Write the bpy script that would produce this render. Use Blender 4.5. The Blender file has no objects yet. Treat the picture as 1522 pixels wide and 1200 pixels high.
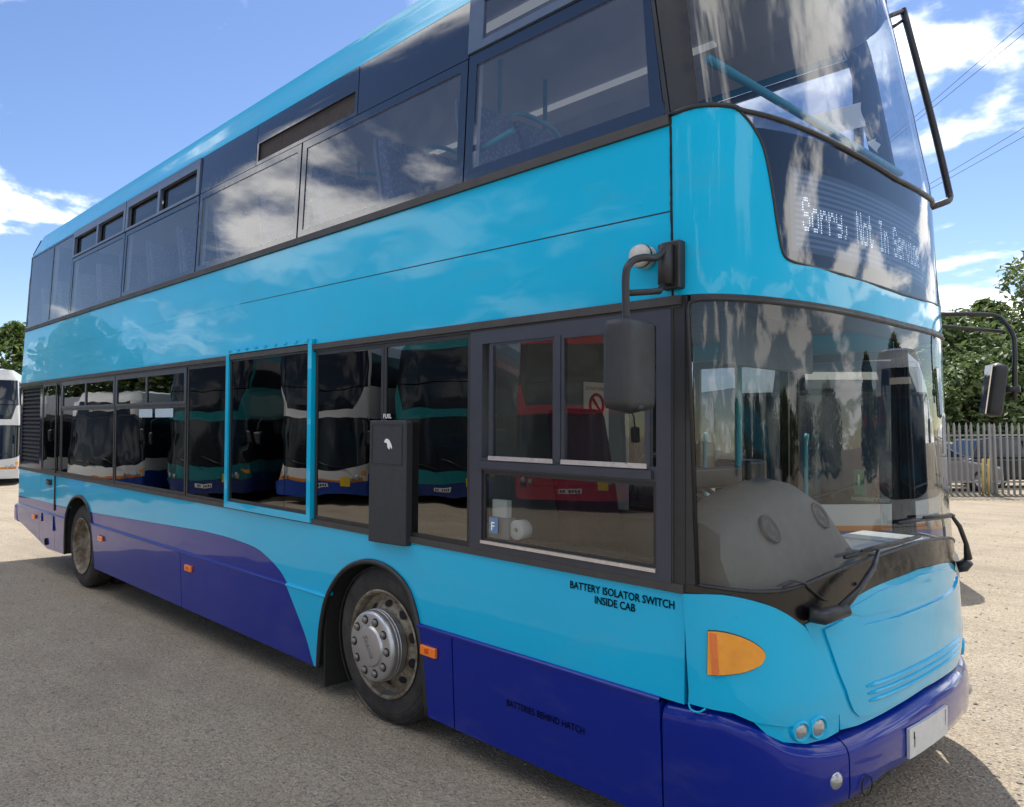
import bpy, bmesh, math, random
import numpy as np
from mathutils import Vector, Matrix
from mathutils.geometry import delaunay_2d_cdt

random.seed(7)
np.random.seed(7)
scene = bpy.context.scene
col = scene.collection
PI = math.pi
rad = math.radians

# ------------------------------------------------------------------ camera
# Solved from the bus' straight edges (focal 1156 px at 1522 px width, principal point left of centre: a cropped frame)
F_PX, CX, CY, IW, IH = 1156.08, 600.0, 600.0, 1522.0, 1200.0
CAM_B = np.array([1.28951546, -2.90536632, 1.78882466])      # in the frame of the (slightly nose-down) bus
YAW, PITCH, ROLL = 0.875720756, 0.0274799256, 0.00872985849
TILT = math.atan(0.115 / 5.635)                               # the bus stands nose-down by 1.2 degrees
PIV_B, PIV_W = np.array([-2.41, 0, -0.006]), np.array([-2.41, 0, 0.0])
_f = np.array([-math.sin(YAW) * math.cos(PITCH), math.cos(YAW) * math.cos(PITCH), math.sin(PITCH)])
_r = np.array([math.cos(YAW), math.sin(YAW), 0.0])
_u = np.cross(_r, _f)
R_B = math.cos(ROLL) * _r + math.sin(ROLL) * _u
U_B = -math.sin(ROLL) * _r + math.cos(ROLL) * _u
F_B = _f
TM = np.array([[math.cos(TILT), 0, math.sin(TILT)], [0, 1, 0], [-math.sin(TILT), 0, math.cos(TILT)]])
R_W, U_W, F_W = TM @ R_B, TM @ U_B, TM @ F_B
CAM_W = TM @ (CAM_B - PIV_B) + PIV_W

cam_d = bpy.data.cameras.new('camera')
cam = bpy.data.objects.new('camera', cam_d)
col.objects.link(cam)
cam_d.sensor_fit = 'HORIZONTAL'
cam_d.sensor_width = 36.0
cam_d.lens = F_PX / IW * 36.0
cam_d.shift_x = (IW / 2 - CX) / IW
cam_d.clip_start, cam_d.clip_end = 0.05, 3000
M4 = Matrix.Identity(4)
for i in range(3):
    M4[i][0], M4[i][1], M4[i][2], M4[i][3] = R_W[i], U_W[i], -F_W[i], CAM_W[i]
cam.matrix_world = M4
scene.camera = cam

# ------------------------------------------------------------------ sky, sun, exposure
SUN_DIR = Vector((-0.38, 0.62, 1.0)).normalized()            # towards the sun: behind the bus, to its rear nearside
SUN_EL = math.asin(SUN_DIR.z)
world = bpy.data.worlds.new('World')
scene.world = world
world.use_nodes = True
wn, wl = world.node_tree.nodes, world.node_tree.links
wn.clear()
w_out = wn.new('ShaderNodeOutputWorld')
w_bg = wn.new('ShaderNodeBackground')
w_bg.inputs['Strength'].default_value = 0.15
sky = wn.new('ShaderNodeTexSky')
sky.sky_type = 'NISHITA'
sky.sun_disc = False
sky.sun_elevation = SUN_EL
sky.sun_rotation = math.atan2(SUN_DIR.x, SUN_DIR.y)
sky.air_density, sky.dust_density, sky.ozone_density = 1.0, 0.1, 1.8
# broken cumulus: noise over the cloud layer seen from below, denser towards the horizon
tc = wn.new('ShaderNodeTexCoord')
sep = wn.new('ShaderNodeSeparateXYZ')
wl.new(tc.outputs['Generated'], sep.inputs[0])


def wmath(op, a, b=None, c=None):
    n = wn.new('ShaderNodeMath')
    n.operation = op
    for i, v in enumerate((a, b, c)):
        if v is None:
            continue
        if isinstance(v, (int, float)):
            n.inputs[i].default_value = v
        else:
            wl.new(v, n.inputs[i])
    return n.outputs[0]


zz = wmath('MAXIMUM', sep.outputs[2], 0.0)
den = wmath('ADD', zz, 0.16)
cmb = wn.new('ShaderNodeCombineXYZ')
wl.new(wmath('DIVIDE', sep.outputs[0], den), cmb.inputs[0])
wl.new(wmath('DIVIDE', sep.outputs[1], den), cmb.inputs[1])
wl.new(wmath('MULTIPLY', zz, 1.5), cmb.inputs[2])
n1 = wn.new('ShaderNodeTexNoise')
n1.inputs['Scale'].default_value = 1.25
n1.inputs['Detail'].default_value = 7
n1.inputs['Roughness'].default_value = 0.56
n1.inputs['Distortion'].default_value = 0.25
wmap = wn.new('ShaderNodeMapping')
wmap.inputs['Location'].default_value = (37.2, 37.7, 13.8)
wl.new(cmb.outputs[0], wmap.inputs[0])
wl.new(wmap.outputs[0], n1.inputs['Vector'])
cov = n1.outputs[0]
ramp = wn.new('ShaderNodeMapRange')
ramp.interpolation_type = 'SMOOTHSTEP'
ramp.inputs['From Min'].default_value = 0.50
ramp.inputs['From Max'].default_value = 0.60
wl.new(cov, ramp.inputs['Value'])
mixc = wn.new('ShaderNodeMix')
mixc.data_type = 'RGBA'
wl.new(ramp.outputs[0], mixc.inputs['Factor'])
hs = wn.new('ShaderNodeHueSaturation')
hs.inputs['Hue'].default_value = 0.509
hs.inputs['Saturation'].default_value = 1.10
hs.inputs['Value'].default_value = 0.50
wl.new(sky.outputs[0], hs.inputs['Color'])
wl.new(hs.outputs[0], mixc.inputs['A'])
mixc.inputs['B'].default_value = (8.4, 8.3, 8.2, 1)
wl.new(mixc.outputs['Result'], w_bg.inputs['Color'])
wl.new(w_bg.outputs[0], w_out.inputs['Surface'])

sun_d = bpy.data.lights.new('sun', 'SUN')
sun_d.energy = 3.2
sun_d.angle = rad(0.53)
sun_d.color = (1.0, 0.955, 0.88)
sun = bpy.data.objects.new('sun', sun_d)
col.objects.link(sun)
sun.location = (-20, 30, 60)
sun.rotation_euler = (-SUN_DIR).to_track_quat('-Z', 'Y').to_euler()

scene.view_settings.view_transform = 'Standard'
scene.view_settings.look = 'None'
scene.view_settings.gamma = 1.0
scene.view_settings.use_curve_mapping = False
scene.view_settings.exposure = 1.05
scene.render.engine = 'CYCLES'
scene.cycles.max_bounces = 10
scene.cycles.transparent_max_bounces = 24
scene.cycles.glossy_bounces = 5
scene.cycles.caustics_reflective = False
scene.cycles.caustics_refractive = False
scene.cycles.use_denoising = True

# ------------------------------------------------------------------ materials
MATS = {}


class NB:
    def __init__(s, name):
        s.m = bpy.data.materials.new(name)
        s.m.use_nodes = True
        s.n, s.l = s.m.node_tree.nodes, s.m.node_tree.links
        s.n.clear()
        s.out = s.n.new('ShaderNodeOutputMaterial')
        s.tc = s.n.new('ShaderNodeTexCoord')

    def node(s, t, **kw):
        n = s.n.new(t)
        for k, v in kw.items():
            setattr(n, k, v)
        return n

    def put(s, sock, v):
        if hasattr(v, 'links'):
            s.l.new(v, sock)
        elif isinstance(v, (tuple, list)) and len(v) == 3 and len(sock.default_value) == 4:
            sock.default_value = (*v, 1)
        else:
            sock.default_value = v

    def math(s, op, a, b=None, clamp=False):
        n = s.node('ShaderNodeMath', operation=op, use_clamp=clamp)
        s.put(n.inputs[0], a)
        if b is not None:
            s.put(n.inputs[1], b)
        return n.outputs[0]

    def noise(s, scale, detail=4, rough=0.55, vec=None, stretch=None, dist=0.0, loc=None):
        n = s.node('ShaderNodeTexNoise')
        n.inputs['Scale'].default_value = scale
        n.inputs['Detail'].default_value = detail
        n.inputs['Roughness'].default_value = rough
        n.inputs['Distortion'].default_value = dist
        v = vec or s.tc.outputs['Object']
        if stretch or loc:
            mp = s.node('ShaderNodeMapping')
            if stretch:
                mp.inputs['Scale'].default_value = stretch
            if loc:
                mp.inputs['Location'].default_value = loc
            s.l.new(v, mp.inputs[0])
            v = mp.outputs[0]
        s.l.new(v, n.inputs['Vector'])
        return n.outputs[0]

    def vor(s, scale, feature='F1', stretch=None):
        n = s.node('ShaderNodeTexVoronoi', feature=feature)
        n.inputs['Scale'].default_value = scale
        v = s.tc.outputs['Object']
        if stretch:
            mp = s.node('ShaderNodeMapping')
            mp.inputs['Scale'].default_value = stretch
            s.l.new(v, mp.inputs[0])
            v = mp.outputs[0]
        s.l.new(v, n.inputs['Vector'])
        return n

    def rng(s, v, a, b, c=0.0, d=1.0):
        n = s.node('ShaderNodeMapRange')
        s.put(n.inputs['Value'], v)
        for k, x in zip(('From Min', 'From Max', 'To Min', 'To Max'), (a, b, c, d)):
            n.inputs[k].default_value = x
        return n.outputs[0]

    def mix(s, f, a, b):
        n = s.node('ShaderNodeMix', data_type='RGBA')
        s.put(n.inputs['Factor'], f)
        s.put(n.inputs['A'], a)
        s.put(n.inputs['B'], b)
        return n.outputs['Result']

    def bump(s, h, strength, dist=0.01, normal=None):
        n = s.node('ShaderNodeBump')
        n.inputs['Strength'].default_value = strength
        n.inputs['Distance'].default_value = dist
        s.l.new(h, n.inputs['Height'])
        if normal is not None:
            s.l.new(normal, n.inputs['Normal'])
        return n.outputs[0]

    def bsdf(s, **kw):
        b = s.node('ShaderNodeBsdfPrincipled')
        for k, v in kw.items():
            s.put(b.inputs[k.replace('_', ' ')], v)
        s.l.new(b.outputs[0], s.out.inputs['Surface'])
        return b


def mat(name, fn):
    if name not in MATS:
        MATS[name] = fn(name)
    return MATS[name]


def simple(name, color, rough=0.5, metal=0.0, var=0.12, scale=9.0, bump=0.0, bscale=60.0, coat=0.0):
    def mk(nm):
        b = NB(nm)
        c = b.mix(b.noise(scale, 5, 0.6), tuple(x * (1 - var) for x in color), tuple(min(1, x * (1 + var)) for x in color))
        r = b.rng(b.noise(scale * 2.3, 4), 0.3, 0.7, max(0.02, rough - 0.08), min(1, rough + 0.08))
        kw = dict(Base_Color=c, Roughness=r, Metallic=metal)
        if bump:
            kw['Normal'] = b.bump(b.noise(bscale, 5), bump, 0.004)
        p = b.bsdf(**kw)
        if coat:
            p.inputs['Coat Weight'].default_value = coat
            p.inputs['Coat Roughness'].default_value = 0.06
        return b.m
    return mat(name, mk)


def paint(name, color, wav=0.35, dirt=0.5):
    """two-pack coach enamel: clear coat over colour, gentle panel waviness, road film and scuffs"""
    def mk(nm):
        b = NB(nm)
        big = b.noise(0.9, 3, 0.5, stretch=(0.6, 1, 1.3))
        d1 = b.rng(b.noise(3.2, 6, 0.65, stretch=(0.5, 1, 1.6)), 0.52, 0.80)
        spots = b.rng(b.noise(70, 2, 0.5), 0.735, 0.76)
        c0 = b.mix(b.rng(big, 0.3, 0.7), tuple(x * 0.94 for x in color), tuple(min(1, x * 1.05) for x in color))
        c1 = b.mix(b.math('MULTIPLY', d1, 0.16 * dirt), c0, (0.22, 0.20, 0.17))
        c2 = b.mix(b.math('MULTIPLY', spots, 0.28 * dirt), c1, (0.05, 0.05, 0.05))
        w = b.bump(b.noise(2.4, 1.5, 0.4, stretch=(0.55, 1, 1)), wav, 0.012)
        p = b.bsdf(Base_Color=c2, Roughness=b.rng(d1, 0, 1, 0.32, 0.5), Normal=w)
        p.inputs['Coat Weight'].default_value = 1.0
        p.inputs['Coat IOR'].default_value = 1.30
        p.inputs['Specular IOR Level'].default_value = 0.15
        b.put(p.inputs['Coat Roughness'], b.rng(d1, 0, 1, 0.015, 0.09))
        b.l.new(w, p.inputs['Coat Normal'])
        return b.m
    return mat(name, mk)


def glass(name, tint, f0=0.06, wav=0.25, wscale=2.0, haze=0.0):
    """coach glazing: tinted transmission + mirror reflection by angle (same from both sides)"""
    def mk(nm):
        b = NB(nm)
        w = b.bump(b.noise(wscale, 2, 0.45, stretch=(0.7, 1, 1)), wav, 0.012)
        geo = b.node('ShaderNodeNewGeometry')
        dot = b.node('ShaderNodeVectorMath', operation='DOT_PRODUCT')
        b.l.new(geo.outputs['Normal'], dot.inputs[0])
        b.l.new(geo.outputs['Incoming'], dot.inputs[1])
        fac = b.math('SUBTRACT', 1.0, b.math('ABSOLUTE', dot.outputs['Value']), True)
        f5 = b.math('POWER', fac, 5.0)
        fr = b.math('ADD', b.math('MULTIPLY', f5, 1 - f0), f0, True)
        tr = b.node('ShaderNodeBsdfTransparent')
        tr.inputs[0].default_value = (*tint, 1)
        base = tr.outputs[0]
        if haze:
            df = b.node('ShaderNodeBsdfDiffuse')
            df.inputs[0].default_value = (0.45, 0.43, 0.40, 1)
            mh = b.node('ShaderNodeMixShader')
            b.l.new(b.rng(b.noise(5, 6, 0.7), 0.45, 0.8, 0.25 * haze, haze), mh.inputs[0])
            b.l.new(base, mh.inputs[1])
            b.l.new(df.outputs[0], mh.inputs[2])
            base = mh.outputs[0]
        gl = b.node('ShaderNodeBsdfGlossy')
        gl.inputs['Roughness'].default_value = 0.0
        b.l.new(w, gl.inputs['Normal'])
        mx = b.node('ShaderNodeMixShader')
        b.l.new(fr, mx.inputs[0])
        b.l.new(base, mx.inputs[1])
        b.l.new(gl.outputs[0], mx.inputs[2])
        b.l.new(mx.outputs[0], b.out.inputs['Surface'])
        return b.m
    return mat(name, mk)


def emit(name, color, strength):
    def mk(nm):
        b = NB(nm)
        e = b.node('ShaderNodeEmission')
        e.inputs[0].default_value = (*color, 1)
        e.inputs[1].default_value = strength
        b.l.new(e.outputs[0], b.out.inputs['Surface'])
        return b.m
    return mat(name, mk)


LIGHT = paint('light_blue_enamel', (0.001, 0.430, 0.700), wav=0.55, dirt=0.9)
DARK = paint('dark_blue_enamel', (0.0, 0.014, 0.230), wav=0.45, dirt=0.8)
BLACK = simple('black_trim', (0.018, 0.019, 0.021), 0.42, var=0.3, bump=0.15)
RUBBER = simple('weathered_rubber', (0.050, 0.047, 0.046), 0.62, var=0.35, scale=6, bump=0.3)
FRAME = simple('slate_window_frame', (0.035, 0.040, 0.058), 0.38, var=0.2, bump=0.1)
CERAMIC = simple('glazing_border', (0.011, 0.016, 0.030), 0.04, var=0.1)
CERAMIC.node_tree.nodes['Principled BSDF'].inputs['IOR'].default_value = 2.1
UNDER = simple('underbody', (0.012, 0.012, 0.012), 0.9, var=0.4)
ALU = simple('brushed_sill', (0.62, 0.62, 0.64), 0.35, metal=0.9, var=0.25, scale=30)
MIRBODY = simple('moulded_plastic', (0.022, 0.024, 0.028), 0.5, var=0.2, bump=0.3, bscale=220)
G_LOW = glass('privacy_glass', (0.032, 0.034, 0.037), 0.17, 0.35, 1.7)
G_UP = glass('upper_deck_glass', (0.66, 0.70, 0.76), 0.20, 0.12, 1.5, haze=0.09)
G_CAB = glass('cab_glass', (0.60, 0.63, 0.63), 0.09, 0.12, 1.6)
G_WS = glass('windscreen_glass', (0.78, 0.82, 0.83), 0.065, 0.04, 0.9, haze=0.0)
G_UWS = glass('upper_windscreen_glass', (0.66, 0.71, 0.76), 0.13, 0.08, 0.9, haze=0.0)
G_SIGN = glass('sign_glass', (0.16, 0.19, 0.24), 0.15, 0.06, 1.2)
AMBER = simple('amber_lens', (0.95, 0.30, 0.005), 0.08, var=0.35, scale=14, coat=1.0, bump=0.25, bscale=90)
MARKER = simple('orange_marker', (0.95, 0.20, 0.012), 0.25, var=0.15, scale=40, coat=0.6, bump=0.3, bscale=150)
CLEAR = simple('clear_lens', (0.36, 0.37, 0.37), 0.12, metal=0.4, var=0.25, scale=45, coat=1.0, bump=0.4, bscale=70)
CHROME = simple('polished_steel', (0.50, 0.50, 0.51), 0.42, metal=0.9, var=0.06, scale=12)
LINING = simple('pale_lining', (0.42, 0.43, 0.44), 0.6, var=0.06, scale=4)
CEIL = simple('pale_ceiling', (0.55, 0.55, 0.54), 0.6, var=0.05, scale=3)
FLOOR = simple('grey_vinyl', (0.10, 0.105, 0.115), 0.6, var=0.2, scale=30)
DASH = simple('grey_dash', (0.13, 0.13, 0.127), 0.6, var=0.1, scale=8, bump=0.25, bscale=160)
WHITE = simple('white_gloss', (0.74, 0.74, 0.72), 0.35, var=0.05, scale=3)
BLACKINK = simple('black_lettering', (0.003, 0.003, 0.004), 0.8, var=0.05)
BLACKINK.node_tree.nodes['Principled BSDF'].inputs['Specular IOR Level'].default_value = 0.1
WHITEINK = simple('white_lettering', (0.80, 0.80, 0.80), 0.4, var=0.05)
TEALRAIL = simple('turquoise_rail', (0.07, 0.36, 0.42), 0.35, var=0.06)
PAPER = simple('paper', (0.80, 0.80, 0.77), 0.8, var=0.04)


def mk_tyre(nm):
    b = NB(nm)
    c = b.mix(b.rng(b.noise(7, 6, 0.65), 0.35, 0.75), (0.012, 0.012, 0.012), (0.055, 0.050, 0.044))
    b.bsdf(Base_Color=c, Roughness=0.8, Normal=b.bump(b.noise(60, 4), 0.35, 0.004))
    return b.m


TYRE = mat('tyre_rubber', mk_tyre)


def mk_rim(nm):
    b = NB(nm)
    f = b.rng(b.noise(9, 8, 0.7), 0.36, 0.60)
    f2 = b.rng(b.noise(28, 6, 0.7), 0.55, 0.68)
    c = b.mix(f, (0.34, 0.30, 0.235), (0.115, 0.082, 0.050))
    c = b.mix(b.math('MULTIPLY', f2, 0.8), c, (0.045, 0.030, 0.018))
    b.bsdf(Base_Color=c, Roughness=0.68, Metallic=0.15, Normal=b.bump(b.noise(50, 6), 0.4, 0.004))
    return b.m


RIM = mat('dirty_wheel_rim', mk_rim)


def mk_moq(nm):
    b = NB(nm)
    v = b.vor(38)
    c = b.mix(b.rng(v.outputs['Distance'], 0.25, 0.5), (0.19, 0.21, 0.29), (0.10, 0.12, 0.19))
    b.bsdf(Base_Color=c, Roughness=0.95, Normal=b.bump(b.noise(200, 3), 0.4, 0.003))
    return b.m


MOQ = mat('seat_moquette', mk_moq)
SEATGREY = simple('seat_shell', (0.17, 0.18, 0.22), 0.5, var=0.1)
MAROON = simple('driver_seat_cloth', (0.085, 0.04, 0.06), 0.9, var=0.2, scale=20)

# ------------------------------------------------------------------ mesh helpers


class MB:
    """collects shapes; obj() links them as ONE mesh object"""

    def __init__(s):
        s.v, s.f, s.sm = [], [], []

    def add(s, v, f, smooth=False):
        o = len(s.v)
        s.v += [tuple(p) for p in v]
        s.f += [tuple(i + o for i in q) for q in f]
        s.sm += [smooth] * len(f)
        return s

    def box(s, x0, x1, y0, y1, z0, z1):
        v = [(x, y, z) for x in (x0, x1) for y in (y0, y1) for z in (z0, z1)]
        f = [(0, 1, 3, 2), (4, 6, 7, 5), (0, 4, 5, 1), (2, 3, 7, 6), (0, 2, 6, 4), (1, 5, 7, 3)]
        return s.add(v, f)

    def obox(s, c, size, M=None):
        """box of given size about c, turned by matrix M"""
        a, b, d = (x / 2 for x in size)
        M = M or Matrix.Identity(3)
        v = [Vector(c) + M @ Vector((x, y, z)) for x in (-a, a) for y in (-b, b) for z in (-d, d)]
        f = [(0, 1, 3, 2), (4, 6, 7, 5), (0, 4, 5, 1), (2, 3, 7, 6), (0, 2, 6, 4), (1, 5, 7, 3)]
        return s.add(v, f)

    def tube(s, pts, r, seg=10, cap=True):
        pts = [Vector(p) for p in pts]
        rs = r if isinstance(r, (list, tuple)) else [r] * len(pts)
        up = None
        rings = []
        for i, p in enumerate(pts):
            a = pts[max(i - 1, 0)]
            b = pts[min(i + 1, len(pts) - 1)]
            t = (b - a).normalized()
            if up is None:
                up = t.orthogonal().normalized()
            up = (up - t * up.dot(t)).normalized()
            w = t.cross(up)
            rings.append([p + (up * math.cos(2 * PI * k / seg) + w * math.sin(2 * PI * k / seg)) * rs[i] for k in range(seg)])
        v = [q for ring in rings for q in ring]
        f = []
        for i in range(len(pts) - 1):
            for k in range(seg):
                f.append((i * seg + k, i * seg + (k + 1) % seg, (i + 1) * seg + (k + 1) % seg, (i + 1) * seg + k))
        if cap:
            f.append(tuple(range(seg))[::-1])
            f.append(tuple((len(pts) - 1) * seg + k for k in range(seg)))
        return s.add(v, f, True)

    def lathe(s, prof, c, axis='y', seg=40, smooth=True):
        """prof: (radius, along)"""
        v, f = [], []
        for r, a in prof:
            for k in range(seg):
                t = 2 * PI * k / seg
                q = (r * math.cos(t), a, r * math.sin(t)) if axis == 'y' else ((a, r * math.cos(t), r * math.sin(t)) if axis == 'x' else (r * math.cos(t), r * math.sin(t), a))
                v.append((c[0] + q[0], c[1] + q[1], c[2] + q[2]))
        for i in range(len(prof) - 1):
            for k in range(seg):
                f.append((i * seg + k, i * seg + (k + 1) % seg, (i + 1) * seg + (k + 1) % seg, (i + 1) * seg + k))
        return s.add(v, f, smooth)

    def prism(s, poly, axis, a, b, fn=None):
        """polygon extruded along an axis ('x','y','z') from a to b"""
        n = len(poly)

        def pt(p, t):
            return {'y': (p[0], t, p[1]), 'x': (t, p[0], p[1]), 'z': (p[0], p[1], t)}[axis]
        v = [pt(p, a) for p in poly] + [pt(p, b) for p in poly]
        f = [tuple(range(n)), tuple(range(n, 2 * n))[::-1]]
        f += [(i, i + n, (i + 1) % n + n, (i + 1) % n) for i in range(n)]
        return s.add(v, f)

    def loft(s, rings, cap=True, smooth=True):
        n = len(rings[0])
        v = [p for r in rings for p in r]
        f = []
        for i in range(len(rings) - 1):
            for k in range(n):
                f.append((i * n + k, i * n + (k + 1) % n, (i + 1) * n + (k + 1) % n, (i + 1) * n + k))
        if cap:
            f.append(tuple(range(n))[::-1])
            f.append(tuple((len(rings) - 1) * n + k for k in range(n)))
        return s.add(v, f, smooth)

    def obj(s, name, m, parent=None, bevel=0.0, seg=2, fix=True, autosmooth=None):
        me = bpy.data.meshes.new(name)
        me.from_pydata(s.v, [], s.f)
        me.polygons.foreach_set('use_smooth', s.sm)
        if fix:
            bm = bmesh.new()
            bm.from_mesh(me)
            bmesh.ops.recalc_face_normals(bm, faces=bm.faces)
            bm.to_mesh(me)
            bm.free()
        if autosmooth:
            me.polygons.foreach_set('use_smooth', [True] * len(me.polygons))
            me.set_sharp_from_angle(angle=rad(autosmooth))
        me.materials.append(m)
        o = bpy.data.objects.new(name, me)
        col.objects.link(o)
        o.parent = parent
        if bevel:
            md = o.modifiers.new('bevel', 'BEVEL')
            md.width, md.segments, md.limit_method, md.angle_limit = bevel, seg, 'ANGLE', rad(40)
            md.harden_normals = True
            me.polygons.foreach_set('use_smooth', [True] * len(me.polygons))
        return o


def empty(name, loc=(0, 0, 0), rz=0.0):
    o = bpy.data.objects.new(name, None)
    col.objects.link(o)
    o.location = loc
    o.rotation_euler = (0, 0, rz)
    o.empty_display_size = 0.2
    return o


def tag(o, label=None, cat=None, group=None, kind=None):
    if label:
        o['label'] = label
    if cat:
        o['category'] = cat
    if group:
        o['group'] = group
    if kind:
        o['kind'] = kind
    return o


def copy_tree(o, parent=None):
    c = o.copy()
    col.objects.link(c)
    c.parent = parent
    for ch in list(o.children):
        copy_tree(ch, c)
    return c


def smooth_path(pts, n=6):
    """Catmull-Rom through the points"""
    P = [np.array(p, float) for p in pts]
    P = [2 * P[0] - P[1]] + P + [2 * P[-1] - P[-2]]
    out = []
    for i in range(1, len(P) - 2):
        for k in range(n):
            t = k / n
            a, b, c, d = P[i - 1], P[i], P[i + 1], P[i + 2]
            out.append(0.5 * ((2 * b) + (c - a) * t + (2 * a - 5 * b + 4 * c - d) * t * t + (3 * b - a - 3 * c + d) * t ** 3))
    out.append(P[-2])
    return [tuple(p) for p in out]


def text_obj(name, txt, size, m, parent, fn, sx=1.0, align='LEFT', shear=0.0, bold=0.0):
    """lettering laid on a surface: fn maps (right, up) metres to a 3-D point"""
    cu = bpy.data.curves.new(name, 'FONT')
    cu.body, cu.size, cu.align_x, cu.shear = txt, size, align, shear
    cu.offset = bold
    cu.resolution_u = 3
    to = bpy.data.objects.new(name, cu)
    col.objects.link(to)
    dg = bpy.context.evaluated_depsgraph_get()
    me = bpy.data.meshes.new_from_object(to.evaluated_get(dg))
    bpy.data.objects.remove(to)
    for v in me.vertices:
        v.co = Vector(fn(v.co.x * sx, v.co.y))
    me.materials.clear()
    me.materials.append(m)
    o = bpy.data.objects.new(name, me)
    col.objects.link(o)
    o.parent = parent
    return o

# ------------------------------------------------------------------ coach body surface
class Surf:
    """outer skin of a bus: near side (y=0), far side (y=W), rounded front (front-most x near 0)"""

    def __init__(s, zs, xs, tz, ty, W=2.52, D=0.45, n=2.4):
        s.zs, s.xs, s.tz, s.ty, s.W, s.D, s.n = zs, xs, tz, ty, W, D, n
        th = np.linspace(-PI / 2, PI / 2, 721)
        sy = np.sign(th) * np.abs(np.sin(th)) ** (2 / n)
        sx = np.abs(np.cos(th)) ** (2 / n)
        px, py = sx * D, sy * W / 2
        L = np.concatenate([[0], np.cumsum(np.hypot(np.diff(px), np.diff(py)))])
        s.a = L - L[-1] / 2
        s.L = L[-1] / 2
        s.sx, s.sy = sx, sy

    def X0(s, z):
        return float(np.interp(z, s.zs, s.xs))

    def yt(s, z):
        return float(np.interp(z, s.tz, s.ty))

    def xe(s, z):
        return s.X0(z) - s.D

    def raw(s, kind, u, z):
        if kind == 'near':
            return np.array([u, s.yt(z), z])
        if kind == 'far':
            return np.array([u, s.W - s.yt(z), z])
        sx, sy = np.interp(u, s.a, s.sx), np.interp(u, s.a, s.sy)
        return np.array([s.X0(z) - s.D + s.D * sx, s.W / 2 + (s.W / 2 - s.yt(z)) * sy, z])

    def nrm(s, kind, u, z):
        e = 0.012
        if kind == 'front':
            u = min(max(u, -s.L + e), s.L - e)
            du = s.raw(kind, u + e, z) - s.raw(kind, u - e, z)
        else:
            du = np.array([1.0, 0, 0])
        dz = s.raw(kind, u, z + e) - s.raw(kind, u, z - e)
        n = np.cross(du, dz)
        if kind == 'far':
            n = -n
        return n / np.linalg.norm(n)

    def pt(s, kind, u, z, off=0.0):
        p = s.raw(kind, u, z)
        return p + off * s.nrm(kind, u, z) if off else p

    def ay(s, y):
        """arc position on the front for a distance y from the near side (waist height)"""
        return float(np.interp((y - s.W / 2) / (s.W / 2), s.sy, s.a))

    def ax(s, x):
        """arc position on the NEAR front corner for a distance x ahead of the corner's start"""
        h = len(s.a) // 2
        return float(np.interp(x / s.D, s.sx[:h + 1], s.a[:h + 1]))


def patch(name, polys, surf, kind, m, parent, off=0.0, th=0.025, du=0.045, zcuts=(), wave=None):
    """one or more panels cut out of a body surface: outer skin with true normals, edges turned inwards by th"""
    if not isinstance(polys[0][0], (tuple, list, np.ndarray)):
        polys = [polys]
    V, Fc, LN, SM = [], [], [], []
    for poly in polys:
        bm = bmesh.new()
        pv, _e, pf, *_ = delaunay_2d_cdt([Vector((p[0], p[1])) for p in poly], [], [list(range(len(poly)))], 1, 1e-6)
        vs = [bm.verts.new((p[0], p[1], 0)) for p in pv]
        for q in pf:
            bm.faces.new([vs[i_] for i_ in q])
        bm.verts.index_update()
        us = [p[0] for p in poly]
        zs_ = [p[1] for p in poly]
        cuts = []
        if kind == 'front' and du:
            k = math.ceil(min(us) / du)
            while k * du < max(us):
                cuts.append(((k * du, 0, 0), (1, 0, 0)))
                k += 1
        zc = [z for z in list(surf.tz) + list(zcuts) + (list(surf.zs) if kind == 'front' else []) if min(zs_) + 1e-4 < z < max(zs_) - 1e-4]
        for z in zc:
            cuts.append(((0, z, 0), (0, 1, 0)))
        for co, no in cuts:
            bmesh.ops.bisect_plane(bm, geom=bm.verts[:] + bm.edges[:] + bm.faces[:], plane_co=co, plane_no=no, dist=1e-6)
        bmesh.ops.remove_doubles(bm, verts=bm.verts[:], dist=1e-6)
        bm.verts.ensure_lookup_table()
        bm.verts.index_update()
        base = len(V)
        pts, nrs = [], []
        for v in bm.verts:
            n = surf.nrm(kind, v.co.x, v.co.y)
            p = surf.raw(kind, v.co.x, v.co.y) + off * n
            pts.append(p)
            nrs.append(n)
        V += [tuple(p) for p in pts]
        for f in bm.faces:
            idx = [v.index for v in f.verts]
            a, b, c = (pts[i] for i in idx[:3])
            if np.dot(np.cross(b - a, c - a), nrs[idx[0]]) < 0:
                idx = idx[::-1]
            Fc.append([i + base for i in idx])
            LN += [tuple(nrs[i]) for i in idx]
            SM.append(True)
        if th:
            for e in bm.edges:
                if len(e.link_faces) == 1:
                    f = e.link_faces[0]
                    i, j = e.verts[0].index, e.verts[1].index
                    q = [pts[i], pts[j], pts[j] - th * nrs[j], pts[i] - th * nrs[i]]
                    cen = np.mean([pts[v.index] for v in f.verts], axis=0)
                    nn = np.cross(q[1] - q[0], q[3] - q[0])
                    if np.dot(nn, (q[0] + q[1]) / 2 - cen) < 0:
                        q = q[::-1]
                        nn = -nn
                    ln = np.linalg.norm(nn)
                    if ln < 1e-12:
                        continue
                    nn = nn / ln
                    o = len(V)
                    V += [tuple(p) for p in q]
                    Fc.append([o, o + 1, o + 2, o + 3])
                    LN += [tuple(nn)] * 4
                    SM.append(True)
        bm.free()
    me = bpy.data.meshes.new(name)
    me.from_pydata(V, [], Fc)
    me.polygons.foreach_set('use_smooth', SM)
    me.normals_split_custom_set(LN)
    me.materials.append(m)
    o = bpy.data.objects.new(name, me)
    col.objects.link(o)
    o.parent = parent
    return o


def rect(x0, x1, z0, z1):
    return [(x0, z0), (x1, z0), (x1, z1), (x0, z1)]


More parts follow.
